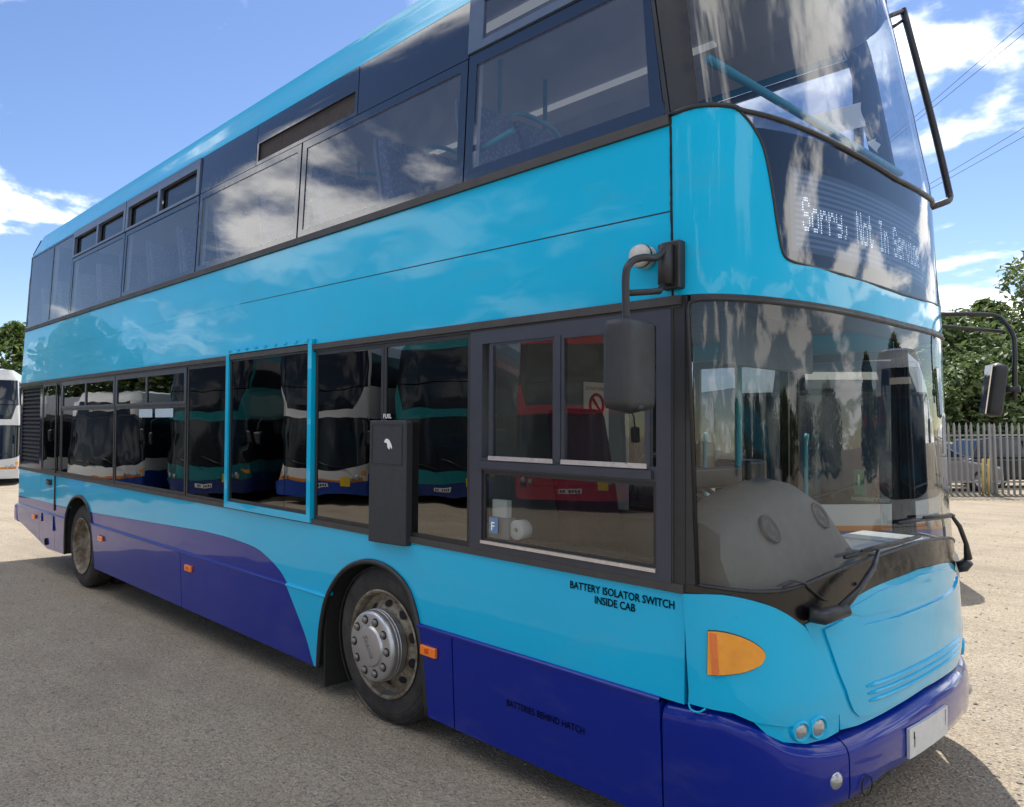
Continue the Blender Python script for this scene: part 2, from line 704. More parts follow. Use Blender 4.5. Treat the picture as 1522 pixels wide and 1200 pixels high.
def ring_polys(x0, x1, z0, z1, w, wb=None, wt=None):
    wb = w if wb is None else wb
    wt = w if wt is None else wt
    return [rect(x0, x1, z0, z0 + wb), rect(x0, x1, z1 - wt, z1), rect(x0, x0 + w, z0 + wb, z1 - wt), rect(x1 - w, x1, z0 + wb, z1 - wt)]


def window(parent, surf, kind, x0, x1, z0, z1, g, fm, w=0.03, off=0.0, rec=0.006, name='window', wb=None, wt=None):
    f = patch(name, ring_polys(x0, x1, z0, z1, w, wb, wt), surf, kind, fm, parent, off=off)
    wb = w if wb is None else wb
    wt = w if wt is None else wt
    patch('pane', rect(x0 + w - .004, x1 - w + .004, z0 + wb - .004, z1 - wt + .004), surf, kind, g, f, off=off - rec, th=0.006)
    return f


# ------------------------------------------------------------------ ground
def mk_ground(nm):
    b = NB(nm)
    big = b.rng(b.noise(0.22, 4, 0.6, stretch=(1, 1, 1)), 0.35, 0.68)
    mid = b.rng(b.noise(1.6, 6, 0.65), 0.38, 0.66)
    fine = b.noise(38, 6, 0.7)
    v = b.vor(64)
    v2 = b.vor(24)
    c = b.mix(big, (0.42, 0.335, 0.230), (0.30, 0.247, 0.176))
    c = b.mix(b.math('MULTIPLY', mid, 0.6), c, (0.49, 0.41, 0.30))
    sp = b.rng(v.outputs['Color'], 0.1, 0.9)
    c = b.mix(b.math('MULTIPLY', sp, 0.6), c, (0.170, 0.145, 0.115))
    grit = b.vor(130)
    c = b.mix(b.math('MULTIPLY', b.rng(grit.outputs['Color'], 0.5, 0.9), 0.45), c, (0.62, 0.56, 0.46))
    peb = b.math('MULTIPLY', b.rng(v2.outputs['Distance'], 0.10, 0.26, 1, 0), b.rng(v2.outputs['Color'], 0.55, 0.62))
    c = b.mix(b.math('MULTIPLY', peb, 0.7), c, (0.52, 0.47, 0.39))
    c = b.mix(b.rng(fine, 0.34, 0.48, 0.6, 0), c, (0.075, 0.068, 0.058))
    stain = b.rng(b.noise(0.55, 5, 0.6, dist=0.6), 0.56, 0.72)
    c = b.mix(b.math('MULTIPLY', stain, 0.4), c, (0.16, 0.138, 0.11))
    h = b.math('ADD', b.math('MULTIPLY', b.rng(v.outputs['Distance'], 0, 0.6, 1, 0), 0.5), b.math('MULTIPLY', fine, 0.9))
    h = b.math('ADD', h, b.math('MULTIPLY', b.rng(v2.outputs['Distance'], 0, 0.35, 1, 0), b.math('MULTIPLY', b.rng(v2.outputs['Color'], 0.5, 0.6), 1.2)))
    n = b.bump(h, 0.8, 0.014)
    n = b.bump(b.noise(2.2, 5, 0.6), 0.5, 0.06, n)
    trk = b.rng(b.noise(1.0, 5, 0.62, stretch=(0.16, 1.3, 1), dist=0.8), 0.50, 0.66)
    c = b.mix(b.math('MULTIPLY', trk, 0.34), c, (0.20, 0.165, 0.125))
    b.bsdf(Base_Color=c, Roughness=0.95, Normal=n, Specular_IOR_Level=0.2)
    return b.m


GROUND = mat('gravel_yard', mk_ground)
g = MB()
N = 24
xs_ = np.linspace(-1, 1, N + 1)
xs_ = np.sign(xs_) * np.abs(xs_) ** 2.2 * 900
g.add([(x, y, 0) for x in xs_ for y in xs_], [(i * (N + 1) + j, (i + 1) * (N + 1) + j, (i + 1) * (N + 1) + j + 1, i * (N + 1) + j + 1) for i in range(N) for j in range(N)])
tag(g.obj('ground', GROUND), 'dusty grey-brown gravel yard the buses stand on', 'ground', kind='structure')

# loose stones lying on it, thickest near the photograph's standpoint
STONE = simple('loose_stone', (0.27, 0.25, 0.215), 0.9, var=0.5, scale=14, bump=0.4)
oct_v = np.array([(1, 0, 0), (-1, 0, 0), (0, 1, 0), (0, -1, 0), (0, 0, 1), (0, 0, -1), (.62, .62, .3), (-.62, .62, .3), (-.62, -.62, .3), (.62, -.62, .3)], float)
oct_f = [(0, 6, 4), (6, 2, 4), (2, 7, 4), (7, 1, 4), (1, 8, 4), (8, 3, 4), (3, 9, 4), (9, 0, 4), (0, 5, 6), (6, 5, 2), (2, 5, 7), (7, 5, 1), (1, 5, 8), (8, 5, 3), (3, 5, 9), (9, 5, 0)]
rng = np.random.default_rng(3)
NS = 20000
dep = 2.2 + 15 * rng.random(NS) ** 1.7
lat = (rng.random(NS) * 1.55 - 0.62) * dep
sx_ = CAM_W[0] + F_W[0] * dep + R_W[0] * lat
sy_ = CAM_W[1] + F_W[1] * dep + R_W[1] * lat
sz_ = 0.0022 + 0.007 * rng.random(NS) ** 3 + 0.008 * (rng.random(NS) < 0.03)
ang = rng.random(NS) * 2 * PI
jit = 0.75 + 0.5 * rng.random((NS, 10, 3))
sv = oct_v[None] * jit * sz_[:, None, None] * np.array([1.25, 1.0, 0.65])
ca, sa = np.cos(ang)[:, None], np.sin(ang)[:, None]
vx = sv[..., 0] * ca - sv[..., 1] * sa + sx_[:, None]
vy = sv[..., 0] * sa + sv[..., 1] * ca + sy_[:, None]
vz = sv[..., 2] + (sz_ * 0.25)[:, None]
SVt = np.stack([vx, vy, vz], -1).reshape(-1, 3)
SFc = (np.array(oct_f)[None] + (np.arange(NS) * 10)[:, None, None]).reshape(-1, 3)
me = bpy.data.meshes.new('loose_gravel')
me.from_pydata(SVt.tolist(), [], SFc.tolist())
me.materials.append(STONE)
o = bpy.data.objects.new('loose_gravel', me)
col.objects.link(o)
tag(o, 'loose small stones strewn over the gravel yard', 'gravel', kind='stuff')

# ------------------------------------------------------------------ THE BUS
BZ = [0, .52, .73, 1.42, 1.93, 2.42, 2.68, 3.1, 3.54, 3.96, 4.28, 4.5]
BX = [.045, .047, .058, .015, .001, -.013, -.027, -.045, -.118, -.193, -.256, -.31]
S = Surf(BZ, BX, [0, .66, 2.33, 4.15, 4.46], [.035, 0, 0, .10, .24])


def side_px(px, py, y=None):
    """photo pixel -> (x, z) on the bus' near side (or on the plane y)"""
    d = F_B + R_B * (px - CX) / F_PX - U_B * (py - CY) / F_PX
    yy = 0.0 if y is None else y
    for _ in range(6):
        P = CAM_B + d * (yy - CAM_B[1]) / d[1]
        if y is not None:
            break
        yy = S.yt(P[2])
    return P


def front_px(px, py, off=0.0):
    """photo pixel -> (arc, z) on the bus' front"""
    d = F_B + R_B * (px - CX) / F_PX - U_B * (py - CY) / F_PX
    for t in np.linspace(2.0, 7.0, 4000):
        Q = CAM_B + t * d
        h = S.W / 2 - S.yt(Q[2])
        q = (Q[1] - S.W / 2) / h
        if abs(q) < 1:
            fx = S.X0(Q[2]) - S.D + S.D * (1 - abs(q) ** S.n) ** (1 / S.n) + off
            if Q[0] < fx:
                return (float(np.interp(q, S.sy, S.a)), float(Q[2]))
    raise ValueError((px, py))


bus = empty('double_decker_bus')
tag(bus, 'turquoise and dark blue double-decker bus with privacy glass and destination display', 'bus')
bus.rotation_euler = (0, TILT, 0)
off_b = PIV_W - TM @ PIV_B
bus.location = tuple(off_b)
XR = -10.72                                   # where the flat side ends at the rear
L_ = S.L

ARCH_F = smooth_path([(-3.085, .172), (-3.062, .33), (-3.021, .505), (-2.931, .696), (-2.760, .866), (-2.536, .95), (-2.330, .945), (-2.16, .868), (-2.075, .747), (-2.029, .60), (-2.000, .40), (-1.985, .168)], 4)
ARCH_R = smooth_path([(-8.60, .19), (-8.57, .42), (-8.50, .66), (-8.38, .81), (-8.20, .905), (-7.96, .932), (-7.76, .87), (-7.64, .75), (-7.575, .58), (-7.54, .38), (-7.525, .18)], 4)
CURVE = smooth_path([(-4.826, .886), (-4.35, .885), (-3.94, .862), (-3.74, .815), (-3.565, .745), (-3.455, .668)], 5)
CURVE_LO = smooth_path([(-3.450, .660), (-3.365, .55), (-3.22, .355), (-3.127, .172)], 4)


def clip_arch(pts, zlo):
    return [p for p in pts if p[1] > zlo]


RG = 0.668                                    # ridge where the skirt steps out
aF, aR = clip_arch(ARCH_F, RG + .006), clip_arch(ARCH_R, .77)
# --- light blue waist band
low_edge = [(-8.955, .757)] + [(aR[0][0], .762)] + aR + [(aR[-1][0] + .01, .786)] + [(-7.299, .795)] + CURVE + [(-3.445, RG + .004), (aF[0][0], RG + .004)] + aF + [(aF[-1][0], RG + .004), (-.412, RG + .004)]
patch('side_panel', low_edge + [(-.408, 1.113), (-8.955, 1.113)], S, 'near', LIGHT, bus)
patch('side_panel', [(-9.630, .752), (-8.963, .757), (-8.963, 1.113), (-9.630, 1.113)], S, 'near', LIGHT, bus)
patch('side_panel', [(XR, .738), (-9.638, .752), (-9.638, 1.113), (XR, 1.113)], S, 'near', LIGHT, bus)
# --- dark blue strip under it
strip_r = [p for p in ARCH_R if p[0] > -7.9 and RG < p[1] < .786]
patch('side_panel', [(strip_r[0][0] - .004, .786), (-7.299, .793)] + [(p[0], p[1] - .002) for p in CURVE[:-1]] + [(-3.46, RG + .002), (strip_r[-1][0], RG + .002)] + strip_r[::-1], S, 'near', DARK, bus)
strip_l = [p for p in ARCH_R if p[0] < -8.2 and .625 < p[1] < .76]
patch('side_panel', [(XR, .63), (strip_l[0][0], .63)] + strip_l + [(strip_l[-1][0], .755), (-8.965, .755), (-9.6, .750), (XR, .736)], S, 'near', DARK, bus)
# --- skirt panels, stepping out below the ridge
SK = 0.016


def skirt(poly, m, nm='skirt_panel'):
    return patch(nm, poly, S, 'near', m, bus, off=SK, th=0.04)


skirt([(XR - .01, .40), (-9.645, .225), (-9.645, .622), (XR - .01, .622)], DARK)
skirt([(-9.637, .223), (-9.30, .165), (-8.975, .178), (-8.975, .622), (-9.637, .622)], DARK)
lowl = [p for p in ARCH_R if p[0] < -8.3 and p[1] < .622]
skirt([(-8.967, .178), lowl[0]] + lowl[1:] + [(lowl[-1][0] + .005, .622), (-8.967, .622)], DARK)
lowr = [p for p in ARCH_R if p[0] > -7.8 and p[1] < RG - .006]
skirt(lowr + [(-5.222, .176), (-5.222, RG - .006), (lowr[0][0], RG - .006)], DARK)
skirt([(-5.214, .176)] + [(p[0], p[1]) for p in CURVE_LO[::-1]] + [(-5.214, RG - .006)], DARK)
lowf = [p for p in ARCH_F if p[0] < -2.9 and p[1] < RG - .006]
skirt([(p[0] + .003, p[1]) for p in CURVE_LO] + lowf + [(lowf[-1][0] + .004, RG - .006)], LIGHT)
lowf2 = [p for p in ARCH_F if p[0] > -2.1 and p[1] < RG - .006]
skirt(lowf2 + [(-1.762, .166), (-1.762, RG - .006), (lowf2[0][0], RG - .006)], DARK)
skirt([(-1.753, .166), (-.515, .158), (-.515, RG - .012), (-1.753, RG - .006)], DARK, 'battery_hatch')


def ledge(x0, x1, z, m):
    """rounded step along the top of the skirt"""
    mb = MB()
    prof = [(SK + .001, z - .012), (SK + .006, z - .004), (SK + .005, z + .003), (SK - .004, z + .008), (-.003, z + .011)]
    v, f = [], []
    for x in (x0, x1):
        for o_, zz_ in prof:
            v.append((x, S.yt(zz_) - o_, zz_))
    n = len(prof)
    for i in range(n - 1):
        f.append((i, i + 1, n + i + 1, n + i))
    mb.add(v, f, True)
    mb.obj('skirt_ledge', m, bus, fix=False)


ledge(-7.59, -3.452, RG - .004, DARK)
ledge(-3.449, -2.948, RG - .004, LIGHT)
ledge(-2.046, -.515, RG - .004, DARK)
ledge(XR, -8.50, .624, DARK)
# engine flap outline on the rear skirt
mb = MB()
for (x0, x1, z0, z1) in ((-9.50, -8.98, .610, .622), (-9.50, -9.482, .50, .61), (-8.985, -8.968, .43, .61)):
    mb.box(x0, x1, -.024, 0, z0, z1)
mb.obj('engine_flap_edge', DARK, bus, bevel=.003)
mb = MB().tube([(-9.32, -.012, .255), (-9.32, .06, .255)], .045, 16, cap=False)
mb.obj('exhaust_hole', UNDER, bus)

# dark inner body that closes the gaps (chassis rails, arches, floor pan)
mb = MB()
mb.box(-7.45, -3.15, .06, 2.46, .24, .36)
mb.box(-10.6, -8.65, .06, 2.46, .46, .56)
mb.box(-1.95, -.42, .06, 2.46, .24, .36)
mb.box(-10.6, -.6, .66, 1.86, .36, .438)
mb.box(-7.5, -3.1, .045, .06, .3, 1.1)
mb.box(-10.68, -8.62, .045, .06, .55, 1.1)
mb.box(-1.96, -.45, .045, .06, .3, 1.1)
mb.obj('chassis', UNDER, bus)
for arch in (ARCH_F, ARCH_R):
    for y0, y1 in ((.0, .62), (1.9, 2.51)):
        mb = MB()
        v = [(p[0], y0 + .003, p[1]) for p in arch] + [(p[0], y1, p[1]) for p in arch]
        n = len(arch)
        f = [(i, i + 1, n + i + 1, n + i) for i in range(n - 1)]
        f.append(tuple(range(n, 2 * n)) if y0 < 1 else tuple(range(n)))
        mb.add(v, f, True)
        mb.obj('wheel_arch', UNDER, bus)
    # rubber lip round the opening
    mb = MB().tube([(p[0], S.yt(p[1]) - .006, p[1]) for p in arch], .017, 8)
    mb.obj('arch_lip', BLACK, bus)
# mud flap behind the front wheel
mb = MB()
mb.box(-3.04, -3.02, .03, .45, .05, .80)
mb.obj('mud_flap', simple('flap_rubber', (.014, .013, .012), .8, var=.4), bus, bevel=.004)

# --- lower-deck glazing
patch('waist_rail', [rect(XR, -.41, 1.117, 1.152)], S, 'near', RUBBER, bus, off=.012)
patch('drip_rail', [rect(XR, -.42, 2.292, 2.328)], S, 'near', RUBBER, bus, off=.022)
patch('drip_rail_lip', [rect(XR, -.42, 2.278, 2.292)], S, 'near', BLACK, bus, off=.008)
ZL0, ZL1 = 1.152, 2.278


def pillar(x0, x1, z0=ZL0, z1=ZL1, m=None, nm='pillar', off=0.0):
    return patch(nm, rect(x0, x1, z0, z1), S, 'near', m or BLACK, bus, off=off)


# engine louvre
lv = patch('louvre_panel', ring_polys(XR + .02, -9.62, ZL0, ZL1, .10, .075, .04), S, 'near', CERAMIC, bus)
mb = MB().box(XR + .1, -9.7, .05, .06, ZL0 + .05, ZL1 - .02)
mb.obj('louvre_backing', UNDER, lv)
nsl = 19
for i in range(nsl):
    z = ZL0 + .085 + i * (ZL1 - ZL0 - .14) / (nsl - 1)
    mb = MB()
    mb.prism([(.004, z - .022), (.012, z - .027), (.046, z + .024), (.038, z + .028)], 'x', XR + .115, -9.715)
    mb.obj('slat', simple('louvre_black', (.008, .008, .010), .75, var=.2), lv)
window(bus, S, 'near', -9.60, -8.80, ZL0, ZL1, G_LOW, BLACK, .03)
for x0, x1, xm in ((-8.78, -6.94, -7.88), (-6.92, -5.17, -6.08)):
    window(bus, S, 'near', x0, x1, ZL0, 1.955, G_LOW, BLACK, .028)
    hop = patch('hopper_window', ring_polys(x0, x1, 1.957, ZL1, .05, .025, .045) + [rect(xm - .022, xm + .022, 1.982, ZL1 - .045)], S, 'near', FRAME, bus, off=.004)
    for q0, q1 in ((x0 + .05, xm - .022), (xm + .022, x1 - .05)):
        patch('pane', rect(q0 - .003, q1 + .003, 1.979, ZL1 - .042), S, 'near', G_LOW, hop, off=-.006, th=.006)
window(bus, S, 'near', -5.15, -4.39, ZL0, ZL1, G_LOW, BLACK, .022)
# emergency window in its turquoise frame
ew = patch('emergency_window', ring_polys(-4.385, -3.140, 1.125, 2.362, .046, .05, .026), S, 'near', LIGHT, bus, off=.026, th=.05)
for z in np.linspace(-4.34, -3.22, 9):
    MB().box(z, z + .035, -.034, -.02, 2.352, 2.366).obj('hinge', LIGHT, ew)
patch('frame_rebate', ring_polys(-4.345, -3.180, 1.168, 2.340, .03), S, 'near', BLACK, ew, off=.012)
for x0, x1 in ((-4.318, -3.512), (-3.506, -3.207)):
    patch('pane', rect(x0, x1, 1.195, 2.313), S, 'near', G_LOW, ew, off=.004, th=.006)
window(bus, S, 'near', -3.125, -2.385, ZL0, ZL1, G_LOW, BLACK, .024)
window(bus, S, 'near', -2.381, -1.640, ZL0, ZL1, G_LOW, BLACK, .024)
# fuel filler panel
fp = MB()
fp.prism([(-2.468, 1.085), (-2.118, 1.095), (-2.116, 1.80), (-2.135, 1.815), (-2.46, 1.815)], 'y', -.045, .01)
fo = fp.obj('fuel_panel', simple('matt_black_panel', (.026, .028, .034), .55, var=.12, bump=.12, bscale=120), bus, bevel=.008)
mb = MB()
for bx0, bx1, bz0, bz1 in ((-2.437, -2.150, 1.555, 1.559), (-2.437, -2.150, 1.786, 1.790), (-2.437, -2.433, 1.559, 1.786), (-2.154, -2.150, 1.559, 1.786)):
    mb.box(bx0, bx1, -.0475, -.044, bz0, bz1)
mb.obj('fuel_flap_edge', BLACK, fo)
mb = MB()
noz = smooth_path([(-.052, .012), (-.030, .034), (.0, .030), (.022, .012), (.040, -.016), (.036, -.030), (.018, -.016), (.010, -.034), (-.010, -.020), (-.016, .004), (-.036, .010)], 3)
mb.prism([(-2.275 + p[0] * .8, 1.675 + p[1] * .9) for p in noz], 'y', -.0475, -.0445)
mb.obj('nozzle_symbol', WHITEINK, fo)
text_obj('lettering', 'FUEL', .036, WHITEINK, fo, lambda u, v: (-2.375 + u, -.009, 1.828 + v), 1.0, bold=.0006)

# cab window
cab = patch('cab_window', [rect(-1.632, -1.545, ZL0, ZL1), rect(-.530, -.462, ZL0, ZL1), rect(-1.545, -.53, 1.152, 1.190), rect(-1.545, -.53, 2.212, ZL1), rect(-1.545, -.53, 1.560, 1.622)], S, 'near', FRAME, bus, off=.014, th=.05)
patch('slide_rail', [rect(-1.560, -.545, 1.570, 1.607)], S, 'near', FRAME, cab, off=.030, th=.02)
patch('sill_strip', [rect(-1.545, -.53, 1.184, 1.200)], S, 'near', ALU, cab, off=.022, th=.02)
for x0, x1 in ((-1.50, -1.062), (-1.035, -.560)):
    sl = patch('sliding_sash', ring_polys(x0, x1, 1.618, 2.222, .024, .012, .022), S, 'near', FRAME, cab, off=.006 if x0 < -1.2 else .016)
    patch('sill_strip', [rect(x0 + .01, x1 - .01, 1.613, 1.634)], S, 'near', ALU, sl, off=.024, th=.02)
    patch('pane', rect(x0 + .022, x1 - .022, 1.63, 2.203), S, 'near', G_CAB, sl, off=0 if x0 < -1.2 else .010, th=.006)
patch('sash_mullion', [rect(-1.064, -1.030, 1.622, 2.215)], S, 'near', FRAME, cab, off=.020, th=.03)
patch('rebate', ring_polys(-1.548, -.527, 1.188, 1.563, .022), S, 'near', BLACK, cab, off=.004)
patch('pane', rect(-1.53, -.545, 1.205, 1.548), S, 'near', G_CAB, cab, off=-.002, th=.006)
pillar(-1.640, -1.630)

# --- mid band
patch('side_panel', [(XR, 2.331), (-4.40, 2.331), (-4.40, 2.365), (-3.125, 2.365), (-3.125, 2.331), (S.xe(2.33) - .004, 2.331), (S.xe(2.69) - .004, 2.690), (-4.35, 2.732), (XR, 2.732)], S, 'near', LIGHT, bus, zcuts=(2.5,))
patch('side_panel', [(XR, 2.733), (-4.35, 2.733), (S.xe(2.70) - .004, 2.6935), (S.xe(3.06) - .004, 3.066), (XR, 3.066)], S, 'near', LIGHT, bus, zcuts=(2.9,))
patch('seam_filler', [[(-4.25, 2.7335), (-.475, 2.692), (-.475, 2.696), (-4.25, 2.736)]], S, 'near', BLACK, bus, off=.0015, th=.004)
patch('window_ledge', [[(XR, 3.068), (S.xe(3.07) - .004, 3.068), (S.xe(3.11) - .004, 3.112), (XR, 3.112)]], S, 'near', RUBBER, bus, off=.016)

# --- upper deck glazing
ZU0, ZU1, ZM = 3.112, 4.150, 3.815
XE = S.xe(3.7)
window(bus, S, 'near', XR + .02, -9.62, ZU0, ZU1, G_UP, CERAMIC, .022)
window(bus, S, 'near', -9.616, -8.745, ZU0, ZU1, G_UP, CERAMIC, .022)
for x0, x1, xm in ((-8.735, -6.955, -7.84), (-6.935, -5.150, -6.06)):
    window(bus, S, 'near', x0, x1, ZU0, ZM, G_UP, CERAMIC, .045)
    hop = patch('hopper_window', ring_polys(x0, x1, ZM + .004, ZU1, .06, .025, .085) + [rect(xm - .028, xm + .028, ZM + .029, ZU1 - .085)], S, 'near', simple('blue_grey_frame', (.075, .115, .20), .35, var=.1), bus, off=.012)
    for q0, q1 in ((x0 + .06, xm - .028), (xm + .028, x1 - .06)):
        patch('tilted_vent', rect(q0 - .003, q1 + .003, ZM + .026, ZU1 - .082), S, 'near', G_LOW, hop, off=-.03, th=.006)
window(bus, S, 'near', -5.130, -3.468, ZU0, ZM, G_UP, CERAMIC, .05)
window(bus, S, 'near', -3.448, -1.760, ZU0, ZM, G_UP, CERAMIC, .055)
patch('fixed_panel', rect(-5.13, -4.145, ZM + .006, ZU1), S, 'near', CERAMIC, bus, off=-.001)
vp = patch('vent_panel', [rect(-4.137, -2.80, 3.992, ZU1), rect(-4.137, -4.112, ZM + .006, 3.992), rect(-4.112, -2.80, ZM + .006, 3.848), rect(-2.83, -2.80, 3.848, 3.992)], S, 'near', CERAMIC, bus, off=-.001)
patch('vent_slot', rect(-4.112, -2.83, 3.848, 3.992), S, 'near', simple('dusty_vent', (.038, .030, .030), .8, var=.4, scale=12), vp, off=-.02, th=.01)
patch('fixed_panel', rect(-2.792, -1.760, ZM + .006, ZU1), S, 'near', CERAMIC, bus, off=-.001)
fw = patch('window', [[(-1.75, ZU0), (S.xe(ZU0) - .03, ZU0), (S.xe(ZU0) - .03, ZU0 + .07), (-1.75, ZU0 + .07)], [(-1.75, 3.76), (S.xe(3.76) - .02, 3.76), (S.xe(3.82) - .02, ZM + .015), (-1.75, ZM + .015)],
                      [(-1.75, ZU0 + .07), (-1.69, ZU0 + .07), (-1.69, 3.76), (-1.75, 3.76)], [(-.60, ZU0 + .07), (S.xe(3.18) - .03, ZU0 + .07), (S.xe(3.76) - .02, 3.76), (-.66, 3.76)]], S, 'near', CERAMIC, bus)
patch('pane', [(-1.695, ZU0 + .066), (-.597, ZU0 + .066), (-.657, 3.764), (-1.695, 3.764)], S, 'near', G_UP, fw, off=-.006, th=.006)
hop = patch('hopper_window', [rect(-1.75, -.80, ZM + .02, ZM + .065), rect(-1.75, -.80, 4.10, ZU1), rect(-1.75, -1.64, ZM + .065, 4.10), rect(-.84, -.80, ZM + .065, 4.10)], S, 'near', simple('blue_grey_frame', (.075, .115, .20), .35), bus, off=.014)
patch('pane', rect(-1.645, -.835, ZM + .06, 4.105), S, 'near', G_UP, hop, off=.004, th=.006)
patch('corner_pillar', [(-.795, ZM + .02), (S.xe(3.835) - .004, ZM + .02), (S.xe(ZU1) - .004, ZU1), (-.795, ZU1)], S, 'near', BLACK, bus)
patch('corner_pillar', [(S.xe(ZU0) - .026, ZU0), (S.xe(ZU0) - .003, ZU0), (S.xe(3.83) - .003, 3.83), (S.xe(3.83) - .018, 3.83)], S, 'near', BLACK, bus)
# --- cove and roof
patch('roof_cove', [(XR + .06, 4.153), (S.xe(4.153) - .003, 4.153), (S.xe(4.46), 4.46), (XR + .12, 4.46)], S, 'near', LIGHT, bus, zcuts=(4.25, 4.35))
patch('roof_cove', [(XR + .06, 4.153), (S.xe(4.153) - .003, 4.153), (S.xe(4.46), 4.46), (XR + .12, 4.46)], S, 'far', LIGHT, bus)
ring = [(XR + .10, S.W - .24), (XR + .10, .24), (S.xe(4.46), .24)] + [tuple(S.raw('front', a, 4.46)[:2]) for a in np.linspace(-L_, L_, 25)[1:-1]] + [(S.xe(4.46), S.W - .24)]
mb = MB()
n = len(ring)
inn = [(x + (-.25 if x > -2 else .25), 1.26 + (y - 1.26) * .72) for x, y in ring]
mb.add([(x, y, 4.458) for x, y in ring] + [(x, y, 4.51) for x, y in inn], [(i, (i + 1) % n, n + (i + 1) % n, n + i) for i in range(n)] + [tuple(range(n, 2 * n))], False)
mb.obj('roof', LIGHT, bus, autosmooth=50)
# front roof dome above the upper windscreen
patch('roof_dome', [(-L_, 4.215), (L_, 4.215), (L_, 4.46), (-L_, 4.46)], S, 'front', LIGHT, bus, off=.004, th=.0)

# --- rear
mb = MB()
ringz = [.40, .60, 1.1, 2.33, 3.1, 3.8, 4.2, 4.42]
rb = [.16, .17, .10, .05, .03, .01, -.03, -.10]
rows = []
for z, e in zip(ringz, rb):
    y0 = S.yt(z)
    rows.append([(XR, y0, z), (XR - .05 - e * .4, y0 + .03, z), (XR - e, y0 + .16, z), (XR - e - .01, 1.26, z), (XR - e, S.W - y0 - .16, z), (XR - .05 - e * .4, S.W - y0 - .03, z), (XR, S.W - y0, z)])
k = 7
v = [p for r_ in rows for p in r_]
f = [(i * k + j, i * k + j + 1, (i + 1) * k + j + 1, (i + 1) * k + j) for i in range(len(rows) - 1) for j in range(k - 1)]
mb.add(v, f, True)
mb.obj('rear_panel', DARK, bus)
mb = MB()
mb.box(XR - .21, XR + .0, -.012, 2.53, .36, .62)
mb.obj('rear_bumper', DARK, bus, bevel=.05, seg=3)
for yy in (.02, 2.40):
    mb = MB().box(XR - .07, XR - .045, yy + .06, yy + .10, 1.2, 1.62)
    mb.obj('tail_lamp', simple('red_lens', (.5, .01, .01), .15, coat=1.0), bus, bevel=.008)

# --- far side (seen through the glazing)
patch('side_panel', [(XR, .40), (-9.6, .22), (-8.65, .2), (-8.6, .62), (-8.4, .85), (-8.0, .93), (-7.68, .8), (-7.53, .5), (-7.52, .2), (-3.09, .18), (-3.0, .6), (-2.75, .88), (-2.45, .95), (-2.15, .85), (-2.0, .5), (-1.98, .18), (-1.80, .18), (-1.80, 1.115), (XR, 1.115)], S, 'far', LIGHT, bus)
patch('side_panel', [(XR, 2.28), (S.xe(2.28), 2.28), (S.xe(3.1), 3.1), (XR, 3.1)], S, 'far', LIGHT, bus)
for x0, x1 in ((-10.7, -9.0), (-8.98, -7.2), (-7.18, -5.4), (-5.38, -3.6), (-3.58, -1.82)):
    window(bus, S, 'far', x0, x1, 1.117, 2.278, G_LOW, BLACK, .04)
for x0, x1 in ((-10.7, -9.0), (-8.98, -7.2), (-7.18, -5.4), (-5.38, -3.6), (-3.58, -1.82), (-1.80, -.60)):
    window(bus, S, 'far', x0, x1, 3.102, 4.15, G_UP, CERAMIC, .05)
# entrance doors on the far side: two glazed leaves
dr = patch('entrance_door', ring_polys(-1.80, -1.10, .20, 2.278, .055) + ring_polys(-1.09, -.42, .20, 2.278, .055), S, 'far', BLACK, bus)
for x0, x1 in ((-1.745, -1.155), (-1.035, -.475)):
    patch('pane', rect(x0 - .004, x1 + .004, .25, 2.228), S, 'far', G_CAB, dr, off=-.005, th=.006)
    mb = MB().tube([(x0 + .08, 2.44, .8), (x0 + .08, 2.42, .85), (x0 + .08, 2.42, 1.7), (x0 + .08, 2.44, 1.75)], .016, 8)
    mb.obj('grab_rail', TEALRAIL, dr)

# ------------------------------------------------------------------ front of the bus
SYM = lambda pts: pts + [(-a, z) for a, z in pts[::-1]]
ay = S.ay
# destination glass and light-blue corner
sg = [(ay(.122), 3.087), (ay(.165), 3.030), (ay(.212), 2.933), (ay(.243), 2.767), (ay(.266), 2.586), (ay(.282), 2.505), (ay(.305), 2.478), (ay(.343), 2.467)]
sg = smooth_path(sg, 3)
sg_bot = [(ay(.634), 2.446), (ay(1.0), 2.430), (ay(1.26), 2.424)]
uw_bot = [(ay(.131), 3.088), (ay(.236), 3.072), (ay(.467), 3.040), (ay(.806), 3.005), (ay(1.26), 2.985)]
uw_b2 = smooth_path([(-L_, 3.112), (S.ax(.12), 3.120), (ay(.10), 3.105)] + uw_bot, 3)
ws_top = smooth_path([(-L_ + .004, 2.331), (S.ax(.11), 2.329), (ay(.181), 2.319), (ay(.443), 2.309), (ay(.91), 2.298), (ay(1.26), 2.294)], 4)
corner_r = [(-a, z) for a, z in ws_top[::-1]][1:]
below = sg + sg_bot
cl_top = [p for p in uw_b2 if p[0] <= ay(.122)]
half = ws_top + below[::-1] + cl_top[::-1][:-1] + [(-L_ + .004, 3.112)]
patch('front_panel', [half, [(-a, z) for a, z in half]], S, 'front', LIGHT, bus)
sgp = [(a + .004, z) for a, z in below[:-1]]
poly = sgp + [(0, below[-1][1] + .004)] + [(-a, z) for a, z in sgp[::-1]] + [(-a, z - .003) for a, z in uw_bot[:-1]] + [(0, uw_bot[-1][1] - .003)] + [(a, z - .003) for a, z in uw_bot[:-1][::-1]]
sign = patch('destination_glass', poly, S, 'front', G_SIGN, bus, off=-.004, th=.01)
mb = MB()
edge = [S.pt('front', a, z, .001) for a, z in below] + [S.pt('front', -a, z, .001) for a, z in below[:-1][::-1]]
mb.tube(edge, .006, 6)
mb.obj('sign_seal', BLACK, sign)
mb = MB()
